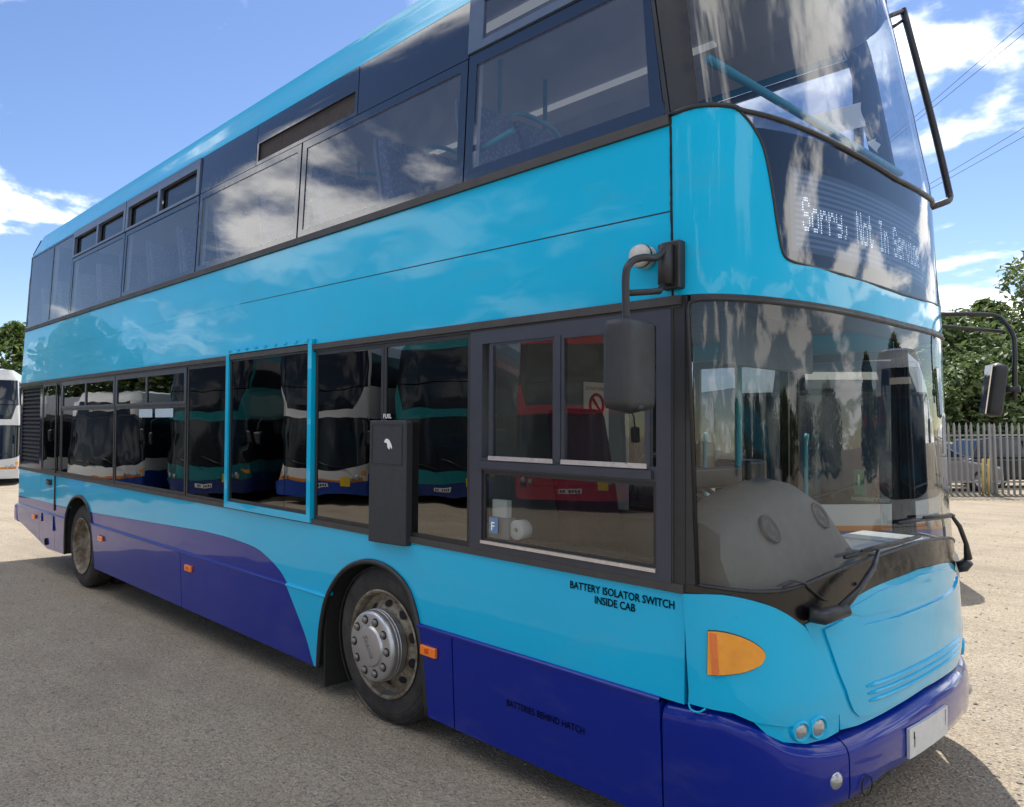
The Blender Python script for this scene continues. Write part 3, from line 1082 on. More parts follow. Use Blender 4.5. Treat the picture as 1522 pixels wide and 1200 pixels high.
mb.tube([S.pt('front', a, z, .001) for a, z in uw_b2] + [S.pt('front', -a, z, .001) for a, z in uw_b2[:-1][::-1]], .011, 8)
mb.obj('windscreen_seal', BLACK, bus)

mb = MB().tube([(S.xe(z) - .002, S.yt(z) - .001, z) for z in np.linspace(2.335, 3.10, 40)], [.0035 + .0025 * random.random() for _ in range(40)], 6)
mb.obj('corner_seam', UNDER, bus)
# LED display behind the sign glass: black box, pale dot-matrix board, lit letters
SB = .045
box = patch('display_box', [(ay(.17), 2.50), (-ay(.17), 2.50), (-ay(.17), 3.02), (ay(.17), 3.02)], S, 'front', simple('display_black', (.010, .013, .022), .5, var=.1), sign, off=-.10, th=.0)


def mk_board(nm):
    b = NB(nm)
    w = b.node('ShaderNodeTexWave', wave_type='BANDS', bands_direction='Z')
    w.inputs['Scale'].default_value = 12.5
    b.l.new(b.tc.outputs['Object'], w.inputs['Vector'])
    c = b.mix(b.rng(w.outputs[0], 0.35, 0.65), (0.26, 0.33, 0.44), (0.10, 0.14, 0.20))
    e = b.bsdf(Base_Color=c, Roughness=0.6)
    b.put(e.inputs['Emission Color'], c)
    e.inputs['Emission Strength'].default_value = 0.6
    return b.m


patch('display_border', ring_polys(ay(.385), -ay(.385), 2.535, 2.895, .022), S, 'front', emit('display_edge_glow', (.30, .38, .50), .28), sign, off=-SB, th=.004)
patch('display_board', [(ay(.40), 2.553), (-ay(.40), 2.553), (-ay(.40), 2.877), (ay(.40), 2.877)], S, 'front', mat('display_board', mk_board), sign, off=-SB - .004, th=.004)
FONT = {'S': '01110 10001 10000 01110 00001 10001 01110', 'o': '00000 00000 01110 10001 10001 10001 01110', 'r': '00000 00000 10110 11001 10000 10000 10000',
        'y': '00000 00000 10001 10001 01111 00001 01110', ',': '00000 00000 00000 00000 00100 00100 01000', 'N': '10001 11001 11001 10101 10011 10011 10001',
        't': '01000 01000 11100 01000 01000 01001 00110', 'I': '01110 00100 00100 00100 00100 00100 01110', 'n': '00000 00000 10110 11001 10001 10001 10001',
        'e': '00000 00000 01110 10001 11111 10000 01110', 'v': '00000 00000 10001 10001 10001 01010 00100', 'i': '00100 00000 01100 00100 00100 00100 01110',
        'c': '00000 00000 01110 10001 10000 10001 01110', ' ': '00000 00000 00000 00000 00000 00000 00000'}
msg = 'Sorry, Not In Service'
mb = MB()
cw, rh = 1.30 / (len(msg) * 6), .150 / 7
a0 = ay(.455)
for ci, ch in enumerate(msg):
    for ri, row in enumerate(FONT[ch].split()):
        for bi, bit in enumerate(row):
            if bit == '1':
                for sub in (0, 1):
                    a = a0 + (ci * 6 + bi) * cw
                    z = 2.770 - ri * rh - sub * rh * .5
                    q = [S.pt('front', a + da, z + dz, -SB + .002) for da, dz in ((-.0036, -.0030), (.0036, -.0030), (.0036, .0030), (-.0036, .0030))]
                    mb.add(q, [(0, 1, 2, 3)])
mb.obj('led_lettering', emit('led_white', (1.0, .98, .92), 2.6), sign, fix=False)

# upper windscreen and pillars
zt = 4.21
pl_a = S.ax(.115)
pill = [(-L_ + .004, 3.116), (pl_a + .002, 3.122), (pl_a + .012, 3.6), (pl_a + .03, zt), (-L_ + .004, zt)]
for sgn in (1, -1):
    patch('corner_pillar', [(sgn * a, z) for a, z in pill], S, 'front', BLACK, bus, off=.001)
ub = [p for p in uw_b2 if p[0] > pl_a]
poly = [(pl_a + .006, 3.128)] + [(a, z + .006) for a, z in ub] + [(-a, z + .006) for a, z in ub[:-1][::-1]] + [(-pl_a - .006, 3.128), (-pl_a - .016, 3.6), (-pl_a - .034, zt), (pl_a + .034, zt), (pl_a + .016, 3.6)]
patch('upper_windscreen', poly, S, 'front', G_UWS, bus, off=-.002, th=.008)

# lower windscreen
wl_a = S.ax(.063)
ws_bot = smooth_path([(wl_a, 1.160), (ay(.034), 1.156), (ay(.141), 1.146), (ay(.274), 1.156), (ay(.542), 1.212), (ay(.90), 1.248), (ay(1.26), 1.262)], 4)
ws_t2 = [(a, z - .022) for a, z in ws_top if a > wl_a]
ws_t2 = [(wl_a, 2.27), (wl_a + .006, 2.298)] + [p for p in ws_t2 if p[0] > wl_a + .02]
half = ws_bot
poly = half + [(-a, z) for a, z in half[:-1][::-1]] + [(-a, z) for a, z in ws_t2] + ws_t2[:-1][::-1]
patch('windscreen', poly, S, 'front', G_WS, bus, off=-.002, th=.008)
mb = MB()
loop = [S.pt('front', a, z, .002) for a, z in poly] + [S.pt('front', *poly[0], .002)]
mb.tube(loop, .008, 8)
mb.obj('windscreen_seal', BLACK, bus)
for sgn in (1, -1):
    patch('corner_pillar', [(sgn * a, z) for a, z in ((-L_ + .004, 1.125), (wl_a - .004, 1.165), (wl_a - .004, 2.29), (wl_a, 2.326), (-L_ + .004, 2.328))], S, 'front', BLACK, bus, off=.002)
pillar(-.460, -.405, 1.117, 2.326, BLACK, 'corner_pillar', .004)
patch('pillar_seam', [rect(-.4625, -.4565, 1.13, 2.30)], S, 'near', RUBBER, bus, off=.009, th=.006)
hd = [(a, z - .002) for a, z in ws_top if a > wl_a]
patch('windscreen_header', [hd + [(a, z - .028) for a, z in hd[::-1]], [(-a, z) for a, z in hd] + [(-a, z - .028) for a, z in hd[::-1]]], S, 'front', BLACK, bus, off=.004)

# corner panel, centre panel, black scuttle
cp_top = smooth_path([(-L_ + .006, 1.117), (S.ax(.150), 1.132), (ay(.138), 1.104), (ay(.223), 1.061), (ay(.302), 1.004)], 4)
cp_r = smooth_path([(ay(.302), 1.004), (ay(.352), .925), (ay(.397), .815), (ay(.455), .690), (ay(.468), .645)], 3)[1:]
cp_b = [(ay(.40), .637), (ay(.30), .629), (ay(.20), .630), (ay(.10), .650), (S.ax(.16), .683), (S.ax(.08), .686), (-L_ + .006, .686)]
lp = [(ay(.10), .646), (ay(.20), .626), (ay(.30), .625), (ay(.40), .633), (ay(.472), .640), (ay(.476), .570), (ay(.40), .553), (ay(.30), .548), (ay(.20), .566), (ay(.14), .600)]
ct_top = smooth_path([(ay(.312), 1.012), (ay(.481), 1.056), (ay(.788), 1.118), (ay(1.26), 1.140)], 5)
ct_l = [(a + .008, z) for a, z in cp_r] + [(ay(.485), .575)]
for sgn in (1, -1):
    patch('corner_panel', [(sgn * a, z) for a, z in cp_top + cp_r + cp_b], S, 'front', LIGHT, bus, off=.012, th=.03)
    patch('lamp_panel', [(sgn * a, z) for a, z in lp], S, 'front', LIGHT, bus, off=.004, th=.03)
ct_b = [(ay(.60), .572), (ay(.925), .590), (ay(1.26), .600)]
rz = smooth_path([(ay(.535), 1.050), (ay(.568), 1.022), (ay(.66), 1.006), (ay(.961), 1.000), (ay(1.26), 1.002)], 3)
# raised moulding: rim polygon around recess and field
ct_low = ct_l + ct_b
half = [p for p in ct_top] + [(ay(1.26), .604)] + ct_b[:-1][::-1] + ct_l[::-1]
full_top = ct_top + [(-a, z) for a, z in ct_top[:-1][::-1]]
full_bot = ct_low + [(-a, z) for a, z in ct_low[:-1][::-1]]
ctr = patch('grille_panel', [full_bot + full_top[::-1]], S, 'front', LIGHT, bus, off=.004, th=.03)
fld_top = [(ay(.40), .985), (ay(.52), 1.012), (ay(.568), .992), (ay(.66), .975), (ay(.961), .968), (ay(1.26), .968)]
fld_bot = [(ay(.56), .640), (ay(.60), .612), (ay(.70), .603), (ay(1.0), .613), (ay(1.26), .620)]
fb = [(ay(.41), .955)] + [(ay(.47), .80), (ay(.525), .69)] + fld_bot
patch('grille_field', [fb + [(-a, z) for a, z in fb[:-1][::-1]] + [(-a, z) for a, z in fld_top] + fld_top[:-1][::-1]], S, 'front', LIGHT, ctr, off=.013, th=.02)
up = [(ay(.545), 1.046), (ay(.80), 1.094), (ay(1.26), 1.114)]
ub_ = [(ay(.585), 1.026), (ay(.66), 1.010), (ay(.961), 1.002), (ay(1.26), 1.002)]
patch('grille_brow', [ub_ + [(-a, z) for a, z in ub_[:-1][::-1]] + [(-a, z) for a, z in up] + up[:-1][::-1]], S, 'front', LIGHT, ctr, off=.009, th=.02)
for i in range(3):
    zc = .732 - i * .032
    pts = []
    y0, y1 = .635 + i * .014, 2.52 - .635 - i * .014
    for y in np.linspace(y0, y1, 22):
        pts.append(S.pt('front', ay(y), zc - .002, .014))
    mb = MB().tube(pts, [.003] + [.009] * (len(pts) - 2) + [.003], 8)
    mb.obj('slat', LIGHT, ctr)
    patch('slot', [(ay(y0), zc - .020), (ay(y1), zc - .020), (ay(y1), zc - .008), (ay(y0), zc - .008)], S, 'front', LIGHT, ctr, off=.0050, th=.0)
# black scuttle under the windscreen
sc_t = [(a, z - .004) for a, z in ws_bot]
sc_b = [(-L_ + .01, 1.122), (S.ax(.150), 1.137), (ay(.138), 1.109), (ay(.223), 1.066), (ay(.298), 1.012), (ay(.312), 1.018), (ay(.481), 1.060), (ay(.788), 1.122), (ay(1.26), 1.144)]
poly = sc_b + [(-a, z) for a, z in sc_b[:-1][::-1]] + [(-a, z) for a, z in ([(-L_ + .01, 1.158)] + sc_t[:-1])] + [sc_t[-1]] + sc_t[:-1][::-1] + [(-L_ + .01, 1.158)]
patch('scuttle', poly, S, 'front', simple('scuttle_black', (.006, .006, .007), .22, var=.2), bus, off=.003, th=.03)
# bumper: rounded section swept round the front
bt = smooth_path([(-L_ - .105, .655), (-L_ - .02, .664), (S.ax(.06), .672), (S.ax(.11), .676), (ay(.06), .655), (ay(.12), .624), (ay(.195), .572), (ay(.31), .545), (ay(.46), .536), (ay(.74), .556), (ay(1.26), .578)], 4)
bb = lambda a: float(np.interp(a, [-L_ - .11, S.ax(.02), ay(.03), ay(.12), ay(.30), ay(.50), ay(.60), ay(.74), 0], [.158, .160, .19, .235, .275, .298, .315, .345, .352]))


def bump_pt(a, z, off):
    if a < -L_:
        p = S.pt('near', S.xe(z) + (a + L_), z)
        return p + np.array([0, -off, 0])
    if a > L_:
        p = S.pt('far', S.xe(z) - (a - L_), z)
        return p + np.array([0, off, 0])
    return S.pt('front', a, z, off)


def bumper_piece(a_lo, a_hi, name):
    aa = [a for a in np.linspace(-L_ - .105, L_ + .105, 150) if a_lo < a < a_hi]
    aa = [a_lo] + aa + [a_hi]
    rows = []
    for a in aa:
        m_ = -abs(a)
        top = float(np.interp(m_, [p[0] for p in bt], [p[1] for p in bt]))
        bot = bb(m_)
        lip = float(np.interp(m_, [-L_ - .1, -L_ + .15, ay(.3), 0], [.014, .018, .046, .058]))
        H = top - bot
        prof = [(-.06, bot + .005), (lip - .03, bot), (lip - .006, bot + .018), (lip, bot + .06), (lip, top - .075), (lip - .003, top - .045), (lip - .012, top - .020), (lip - .030, top - .006), (lip - .055, top + .004), (-.035, top + .010)]
        rows.append([bump_pt(a, z, o_) for o_, z in prof])
    mb = MB()
    k = len(rows[0])
    v = [p for r_ in rows for p in r_]
    f = [(i * k + j, (i + 1) * k + j, (i + 1) * k + j + 1, i * k + j + 1) for i in range(len(rows) - 1) for j in range(k - 1)]
    f += [tuple(range(k)), tuple((len(rows) - 1) * k + j for j in range(k))[::-1]]
    mb.add(v, f, True)
    return mb.obj(name, DARK, bus, autosmooth=60)


bs_ = ay(.478)
bc1 = bumper_piece(-L_ - .105, bs_ - .004, 'bumper_corner')
bc2 = bumper_piece(bs_ + .004, -bs_ - .004, 'bumper')
bc3 = bumper_piece(-bs_ + .004, L_ + .105, 'bumper_corner')
patch('bumper_backing', [(-L_ + .02, .34), (L_ - .02, .34), (L_ - .02, .66), (-L_ + .02, .66)], S, 'front', UNDER, bus, off=-.045, th=0)
# number plate, fog lamps, towing cap
NP = S.pt('front', ay(1.14), .445, .060)
mb = MB()
for y0, y1, z0, z1, xo in ((.905, 1.375, .385, .512, 0),):
    v = []
    for z in (z0, z1):
        for y in np.linspace(y0, y1, 5):
            v.append(S.pt('front', ay(y), z, .068))
    for z in (z0, z1):
        for y in np.linspace(y0, y1, 5):
            v.append(S.pt('front', ay(y), z, .056))
    f = [(i, i + 1, 6 + i, 5 + i) for i in range(4)] + [(10 + i, 15 + i, 16 + i, 11 + i) for i in range(4)]
    f += [(i, 10 + i, 11 + i, i + 1) for i in range(4)] + [(5 + i, 6 + i, 16 + i, 15 + i) for i in range(4)] + [(0, 5, 15, 10), (4, 14, 19, 9)]
    mb.add(v, f)
npl = mb.obj('number_plate', simple('taped_plate', (.62, .62, .60), .55, var=.16, scale=26, bump=.5, bscale=35), bus)
mb = MB()
for y0, y1, z0, z1 in ((.945, .952, .462, .492), (.950, .955, .425, .470), (1.335, 1.339, .43, .50)):
    q = [S.pt('front', ay(y), z, .0695) for y, z in ((y0, z0), (y1, z0), (y1 + .004, z1), (y0 + .002, z1))]
    mb.add(q, [(0, 1, 2, 3)])
mb.obj('plate_mark', BLACKINK, npl, fix=False)


def front_frame(a, z, off):
    p = Vector(S.pt('front', a, z, off))
    n = Vector(S.nrm('front', a, z))
    t = Vector((0, 0, 1)).cross(n).normalized()
    return p, n, t, n.cross(t)


def disc_lamp(name, a, z, off, r, m, parent, bez=None, depth=.02, dome=.35, rxs=1.0):
    p, n, t, b_ = front_frame(a, z, off)
    mb = MB()
    seg = 24
    prof = [(r, -depth), (r, 0), (r * .85, dome * r * .28), (r * .5, dome * r * .75), (.001, dome * r)]
    v = [p + n * h + (t * math.cos(2 * PI * k / seg) * rxs + b_ * math.sin(2 * PI * k / seg)) * q for q, h in prof for k in range(seg)]
    f = [(i * seg + k, i * seg + (k + 1) % seg, (i + 1) * seg + (k + 1) % seg, (i + 1) * seg + k) for i in range(len(prof) - 1) for k in range(seg)]
    mb.add(v, f, True)
    o = mb.obj(name, m, parent)
    if bez:
        mb = MB()
        prof = [(r + .016, -depth - .02), (r + .012, .002), (r + .008, .008), (r + .002, .007), (r - .002, -.004)]
        v = [p + n * h + (t * math.cos(2 * PI * k / seg) + b_ * math.sin(2 * PI * k / seg)) * q for q, h in prof for k in range(seg)]
        f = [(i * seg + k, i * seg + (k + 1) % seg, (i + 1) * seg + (k + 1) % seg, (i + 1) * seg + k) for i in range(len(prof) - 1) for k in range(seg)]
        mb.add(v, f, True)
        mb.obj('bezel', bez, o)
    return o


for sgn in (1, -1):
    disc_lamp('headlight', sgn * ay(.266), .606, .014, .031, CLEAR, bus, LIGHT)
    disc_lamp('headlight', sgn * ay(.346), .612, .016, .035, CLEAR, bus, LIGHT)
    disc_lamp('fog_lamp', sgn * ay(.405), .402, .046, .036, CLEAR, bus, None, .01, .5)
mb = MB()
p, n_, t_, b_ = front_frame(ay(.575), .352, .0565)
pts = [p + (t_ * math.cos(2 * PI * k / 20) * .036 + b_ * math.sin(2 * PI * k / 20) * .040) for k in range(21)]
mb.tube(pts, .0025, 6)
mb.obj('towing_cap', UNDER, bus)
# amber corner indicator
ind = [front_px(980 + x / 3.157, 820 + y / 3.157, .02) for x, y in smooth_path([(252, 374), (310, 378), (370, 392), (430, 415), (475, 442), (500, 467), (508, 490), (500, 515), (480, 538), (440, 557), (400, 569), (350, 577), (300, 580), (252, 577)], 3)]
for sgn in (1, -1):
    pl = [(sgn * a, z) for a, z in ind]
    o = patch('indicator', pl, S, 'front', AMBER, bus, off=.021, th=.02, du=.02)
    mb = MB().tube([S.pt('front', a, z, .013) for a, z in pl + [pl[0]]], .004, 6)
    mb.obj('indicator_seal', BLACK, o)
    patch('lens_step', [(sgn * a, z) for a, z in ((ind[0][0] + .006, ind[-1][1] + .004), (ind[0][0] + .03, ind[-1][1] + .003), (ind[0][0] + .03, ind[0][1] - .006), (ind[0][0] + .006, ind[0][1] - .004))], S, 'front', simple('amber_prism', (.72, .14, .01), .2, coat=1.0, bump=.6, bscale=120), o, off=.024, th=.01)
mb = MB().tube([S.pt('front', a, z, .016) for a, z in smooth_path([(-L_ + .01, .690), (-L_ + .02, .668), (-L_ + .05, .664), (-L_ + .075, .684)], 4)], .004, 6)
mb.obj('lifting_loop', LIGHT, bus)

# ------------------------------------------------------------------ bus fittings
def PX(px, py, y):
    return side_px(px, py, y)


def fpt(px, py, off):
    a, z = front_px(px, py)
    return S.pt('front', a, z, off)


# driver's side mirror
mr = MB()
mr.obox((-.452, -.012, 2.455), (.085, .05, .20))
mir = mr.obj('mirror_bracket', BLACK, bus, bevel=.008)
mb = MB()
mb.tube([(-.462, -.055, 2.375), (-.462, -.055, 2.535)], .030, 16)
mb.obj('pivot', MIRBODY, mir)
arm = [(-.462, -.05, 2.525)] + [PX(*q) for q in ((975, 383, -.13), (958, 383, -.20), (942, 387, -.255), (933, 397, -.285), (930, 412, -.295), (930, 440, -.295), (931, 480, -.295))]
mb = MB().tube(smooth_path([tuple(p) for p in arm], 4), .0155, 10)
mb.tube([(-.462, -.05, 2.395), tuple(PX(980, 433, -.10)), tuple(PX(931, 436, -.29))], .013, 10)
mb.obj('mirror_arm', BLACK, mir)
hc = PX(936, 543, -.30)


def rounded_box(mb, c, size, r, M=None, n=6, ez=2.6):
    """super-ellipsoid-like moulded housing"""
    M = M or Matrix.Identity(3)
    rows = []
    a, b_, d = (q / 2 for q in size)
    m = 28
    for i in range(n * 2 + 1):
        t = -1 + i / n
        w = (1 - abs(t) ** (ez * 3.2)) ** (1 / 3.0)
        w = max(w, 0.02) if i in (0, 2 * n) else w
        ring = []
        for k in range(m):
            th = 2 * PI * k / m
            cx_ = math.copysign(abs(math.cos(th)) ** (2 / 4.5), math.cos(th))
            cy_ = math.copysign(abs(math.sin(th)) ** (2 / 4.5), math.sin(th))
            ring.append(Vector(c) + M @ Vector((a * cx_ * w, b_ * cy_ * w, d * t)))
        rows.append(ring)
    mb.loft(rows)
    return mb


RZ = lambda a: Matrix.Rotation(a, 3, 'Z')
mb = rounded_box(MB(), hc, (.125, .245, .378), .02, RZ(rad(6)), 9, 4)
hd_o = mb.obj('mirror_head', MIRBODY, mir)
mb = MB().obox(Vector(hc) + RZ(rad(6)) @ Vector((-.058, 0, 0)), (.008, .17, .30), RZ(rad(6)))
mb.obj('mirror_glass', simple('mirror_silver', (.8, .8, .8), .03, metal=1.0, var=.02), hd_o)
mb = MB().tube([Vector(hc) + Vector((.045, -.02, -.172)), Vector(hc) + Vector((.067, -.03, -.160))], .013, 10)
mb.obj('drain_plug', BLACK, hd_o)
lc = PX(957, 382, -.02)
mb = MB().lathe([(.001, -.055), (.030, -.053), (.044, -.046), (.049, -.03), (.049, .02)], lc, 'y', 24)
mb.obj('repeater_lamp', simple('dirty_white_plastic', (.50, .49, .45), .5, var=.3, scale=40), bus)
mb = MB().lathe([(.050, -.026), (.052, -.020), (.050, -.014)], lc, 'y', 24)
mb.obj('repeater_ring', BLACK, bus)

# nearside mirror on its long arm
YM = 2.70
P0 = S.pt('far', S.xe(2.42) + .05, 2.42)
arm1 = [(-.18, 2.36, 2.485), tuple(PX(1398, 467, 2.50)), tuple(PX(1440, 467, 2.58)), tuple(PX(1478, 469, YM)), tuple(PX(1494, 480, YM)), tuple(PX(1505, 497, YM)), tuple(PX(1508, 520, YM)), tuple(PX(1508, 595, YM))]
arm2 = [(-.18, 2.36, 2.40), tuple(PX(1400, 485, 2.50)), tuple(PX(1440, 489, 2.58)), tuple(PX(1490, 493, YM))]
mb = MB().tube(smooth_path(arm1, 4), .013, 10).tube(arm2, .011, 10)
ma = mb.obj('mirror_arm', BLACK, bus)
hc2 = PX(1478, 580, YM)
mb = rounded_box(MB(), hc2, (.085, .20, .325), .02, Matrix.Rotation(rad(7), 3, 'Y') @ RZ(rad(24)), 9, 4)
h2 = mb.obj('mirror_head', MIRBODY, ma)
mb = MB().obox(Vector(hc2) + Matrix.Rotation(rad(7), 3, 'Y') @ RZ(rad(24)) @ Vector((-.042, 0, 0)), (.006, .165, .285), Matrix.Rotation(rad(7), 3, 'Y') @ RZ(rad(24)))
mb.obj('mirror_glass', simple('mirror_silver', (.8, .8, .8), .03, metal=1.0, var=.02), h2)
mb = MB().tube([Vector(hc2) + Vector((.03, .0, .0)), PX(1516, 578, YM)], .020, 12)
mb.obj('mirror_clamp', MIRBODY, ma)

# branch deflector at the far upper corner
YD = 2.45
mb = MB()
top, bot = PX(1342, 14, YD), PX(1411, 290, YD)
mb.tube(smooth_path([tuple(top), tuple(PX(1365, 100, YD)), tuple(PX(1390, 198, YD)), tuple(PX(1409, 280, YD)), tuple(PX(1411, 296, YD - .02)), tuple(PX(1404, 301, YD - .08)), tuple(PX(1382, 309, YD - .18))], 4), .019, 10)
mb.tube([tuple(PX(1343, 16, YD)), tuple(PX(1322, 24, YD - .12)), tuple(PX(1300, 32, YD - .25))], .015, 10)
mb.tube([tuple(PX(1342, 30, YD)), tuple(PX(1325, 42, YD - .10))], .011, 8)
mb.obj('branch_deflector', BLACK, bus)

# wipers
def wiper(pts_arm, pts_blade, block):
    mb = MB().tube(block, [.030, .032, .026], 14)
    w = mb.obj('wiper', BLACK, bus)
    mb = MB().tube(pts_arm, [.020] + [.012] * (len(pts_arm) - 2) + [.008], 8)
    mb.obj('wiper_arm', BLACK, w)
    mb = MB().tube(pts_blade, .009, 6)
    mid = len(pts_blade) // 2
    mb.tube([Vector(p) + Vector((.012, -.004, .012)) for p in pts_blade[1:-1]], .006, 6)
    mb.obj('wiper_blade', BLACK, w)
    return w


bl = [fpt(px, py, .018) for px, py in ((1249, 828), (1270, 822), (1293, 815), (1318, 810), (1340, 803), (1360, 797))]
wiper([fpt(1222, 905, .07), fpt(1250, 872, .075), fpt(1276, 842, .06), fpt(1294, 818, .03)], bl, [fpt(1196, 912, .02), fpt(1206, 914, .05), fpt(1232, 902, .075)])
bl = [S.pt('front', ay(y), z, .018) for y, z in ((1.02, 1.37), (1.30, 1.365), (1.55, 1.355), (1.80, 1.345), (1.96, 1.335))]
wiper([S.pt('front', ay(2.06), 1.10, .060), S.pt('front', ay(2.03), 1.18, .058), S.pt('front', ay(1.96), 1.28, .040), S.pt('front', ay(1.86), 1.34, .022)], bl,
      [S.pt('front', ay(2.08), 1.05, .010), S.pt('front', ay(2.08), 1.055, .035), S.pt('front', ay(2.07), 1.085, .060)])
mb = MB().tube([fpt(px, py, .012) for px, py in ((1160, 872), (1178, 864), (1192, 866), (1202, 876), (1216, 888), (1226, 893))], .004, 6)
mb.obj('washer_hose', BLACK, bus)
mb = MB().tube([fpt(1273, 868, .012), fpt(1275, 870, .03)], .008, 8)
mb.obj('washer_jet', CHROME, bus)

# side marker lamps
for x, z in ((-1.936, .542), (-5.03, .545), (-7.235, .540), (-9.83, .527)):
    mb = MB().box(x - .062, x + .062, -.034, -.010, z - .027, z + .027)
    o = mb.obj('side_marker', MARKER, bus, bevel=.006)
    mb = MB().box(x - .02, x + .012, -.0355, -.033, z - .012, z + .014)
    mb.obj('reflector', simple('deep_orange', (.55, .07, .01), .3), o)
# panel stays and door handle on the rear flap
mb = MB().tube([(-9.30, -.02, 1.035), (-9.20, -.03, 1.03), (-9.16, -.022, 1.0)], .014, 8)
mb.box(-9.34, -9.12, -.014, 0, .985, 1.06)
mb.obj('flap_catch', BLACK, bus, bevel=.004)
mb = MB().box(-8.995, -8.967, -.014, 0, .68, 2.27)
mb.obj('hinge_strip', BLACK, bus, bevel=.004)

# lettering on the side
def on_side(x0, z0, off):
    return lambda u, v: (x0 + u, S.yt(z0 + v) - off, z0 + v)


text_obj('lettering', 'BATTERY ISOLATOR SWITCH', .047, BLACKINK, bus, on_side(-.985, 1.046, .0035), .86, bold=.0009)
text_obj('lettering', 'INSIDE CAB', .047, BLACKINK, bus, on_side(-.848, 1.000, .0035), .86, bold=.0009)
text_obj('lettering', 'BATTERIES BEHIND HATCH', .046, BLACKINK, bus, on_side(-1.372, .402, SK + .0035), .84, bold=.0005)

# ------------------------------------------------------------------ wheels
def tyre_mesh(c, y0, w, R, r, name, parent):
    """outer face at y0, growing towards +y by w"""
    prof = [(r, y0 + .028), (r + .012, y0 + .006), (r + .045, y0), (r + .10, y0 - .006), (R - .045, y0 + .004), (R - .016, y0 + .022), (R - .003, y0 + .045)]
    nb = 5
    for i in range(nb):
        a = y0 + .05 + (w - .10) * i / nb
        b_ = y0 + .05 + (w - .10) * (i + 1) / nb
        prof += [(R, a), (R, b_ - .010), (R - .012, b_ - .008), (R - .012, b_ - .002)]
    prof += [(R - .003, y0 + w - .045), (R - .045, y0 + w - .004), (r + .05, y0 + w), (r, y0 + w - .03)]
    mb = MB().lathe(prof, c, 'y', 72)
    return mb.obj(name, TYRE, parent, autosmooth=35)


def bead(c, y, R, parent):
    mb = MB()
    for rr, w in ((R, .004), (R + .055, .0025)):
        mb.tube([(c[0] + rr * math.cos(t), y, c[2] + rr * math.sin(t)) for t in np.linspace(0, 2 * PI, 60)], w, 6, False)
    return mb.obj('sidewall_ring', TYRE, parent)


RT = .476


def front_wheel(c, sgn=1):
    root = bpy.data.objects.new('wheel', None)
    col.objects.link(root)
    root.parent = bus
    root.location = c
    root.rotation_euler = (0, 0, 0 if sgn > 0 else PI)
    ty = tyre_mesh((0, 0, 0), 0, .285, RT, .296, 'tyre', root)
    bead((0, 0, 0), -.003, .40, ty)
    prof = [(.318, .000), (.322, -.008), (.312, -.012), (.302, -.004), (.298, .020), (.292, .05), (.275, .062), (.262, .060), (.215, .030), (.186, .020), (.15, .02)]
    mb = MB().lathe(prof, (0, 0, 0), 'y', 64)
    rim = mb.obj('rim', RIM, root, autosmooth=40)
    for k in range(10):
        t = 2 * PI * (k + .5) / 10
        mb = MB()
        cx_, cz_ = .236 * math.cos(t), .236 * math.sin(t)
        er, et = Vector((math.cos(t), 0, math.sin(t))), Vector((-math.sin(t), 0, math.cos(t)))
        yb = .0405
        pts = [Vector((cx_, yb, cz_)) + er * (.020 * math.cos(q)) + et * (.031 * math.sin(q)) + Vector((0, .66 * .020 * math.cos(q) - .003, 0)) for q in np.linspace(0, 2 * PI, 17)[:-1]]
        mb.add(pts, [tuple(range(16))])
        mb.obj('hand_hole', UNDER, rim, fix=False)
    # polished hub cover standing proud
    prof = [(.205, .012), (.207, -.070), (.203, -.090), (.195, -.098), (.180, -.100), (.135, -.102), (.122, -.102), (.116, -.108), (.112, -.114), (.100, -.116), (.04, -.117), (.001, -.117)]
    mb = MB().lathe(prof, (0, 0, 0), 'y', 64)
    hub = mb.obj('hub_cover', CHROME, root, autosmooth=40)
    mb = MB()
    for rr, yy in ((.207, -.050), (.208, -.030)):
        mb.tube([(rr * math.cos(t), yy, rr * math.sin(t)) for t in np.linspace(0, 2 * PI, 60)], .003, 6, False)
    mb.obj('hub_ring', CHROME, hub)
    for k in range(10):
        t = 2 * PI * k / 10
        cc = (.157 * math.cos(t), 0, .157 * math.sin(t))
        mb = MB().lathe([(.026, -.1015), (.026, -.1028), (.017, -.1028)], cc, 'y', 18)
        w_ = mb.obj('nut_recess', UNDER, hub)
        mb = MB().lathe([(.018, -.097), (.018, -.116), (.013, -.121), (.001, -.122)], cc, 'y', 12)
        mb.obj('wheel_nut', simple('dull_nut', (.22, .21, .19), .45, metal=.7, var=.3, scale=60), hub)
    text_obj('maker_script', 'Scania', .072, simple('engraved_mark', (.22, .22, .22), .5, metal=.8), hub, lambda u, v: ((u * .55 + v * .84) * .82 - .055, -.1182, (u * -.84 + v * .55) * .82 + .055), 1.0, shear=.3)
    return root


def rear_wheel(c, sgn=1):
    root = bpy.data.objects.new('wheel', None)
    col.objects.link(root)
    root.parent = bus
    root.location = c
    root.rotation_euler = (0, 0, 0 if sgn > 0 else PI)
    tyre_mesh((0, 0, 0), 0, .270, RT, .296, 'tyre', root)
    tyre_mesh((0, 0, 0), .310, .270, RT, .296, 'tyre', root)
    prof = [(.318, .000), (.322, -.008), (.312, -.012), (.302, -.002), (.296, .03), (.286, .09), (.262, .135), (.21, .155), (.15, .160), (.145, .120), (.135, .095), (.12, .09), (.001, .088)]
    mb = MB().lathe(prof, (0, 0, 0), 'y', 64)
    rim = mb.obj('rim', RIM, root, autosmooth=40)
    for k in range(10):
        t = 2 * PI * k / 10
        mb = MB().lathe([(.017, .158), (.017, .128), (.010, .12), (.001, .12)], (.182 * math.cos(t), 0, .182 * math.sin(t)), 'y', 10)
        mb.obj('wheel_nut', simple('rusty_nut', (.10, .065, .04), .7, var=.3, scale=60), rim)
    return root


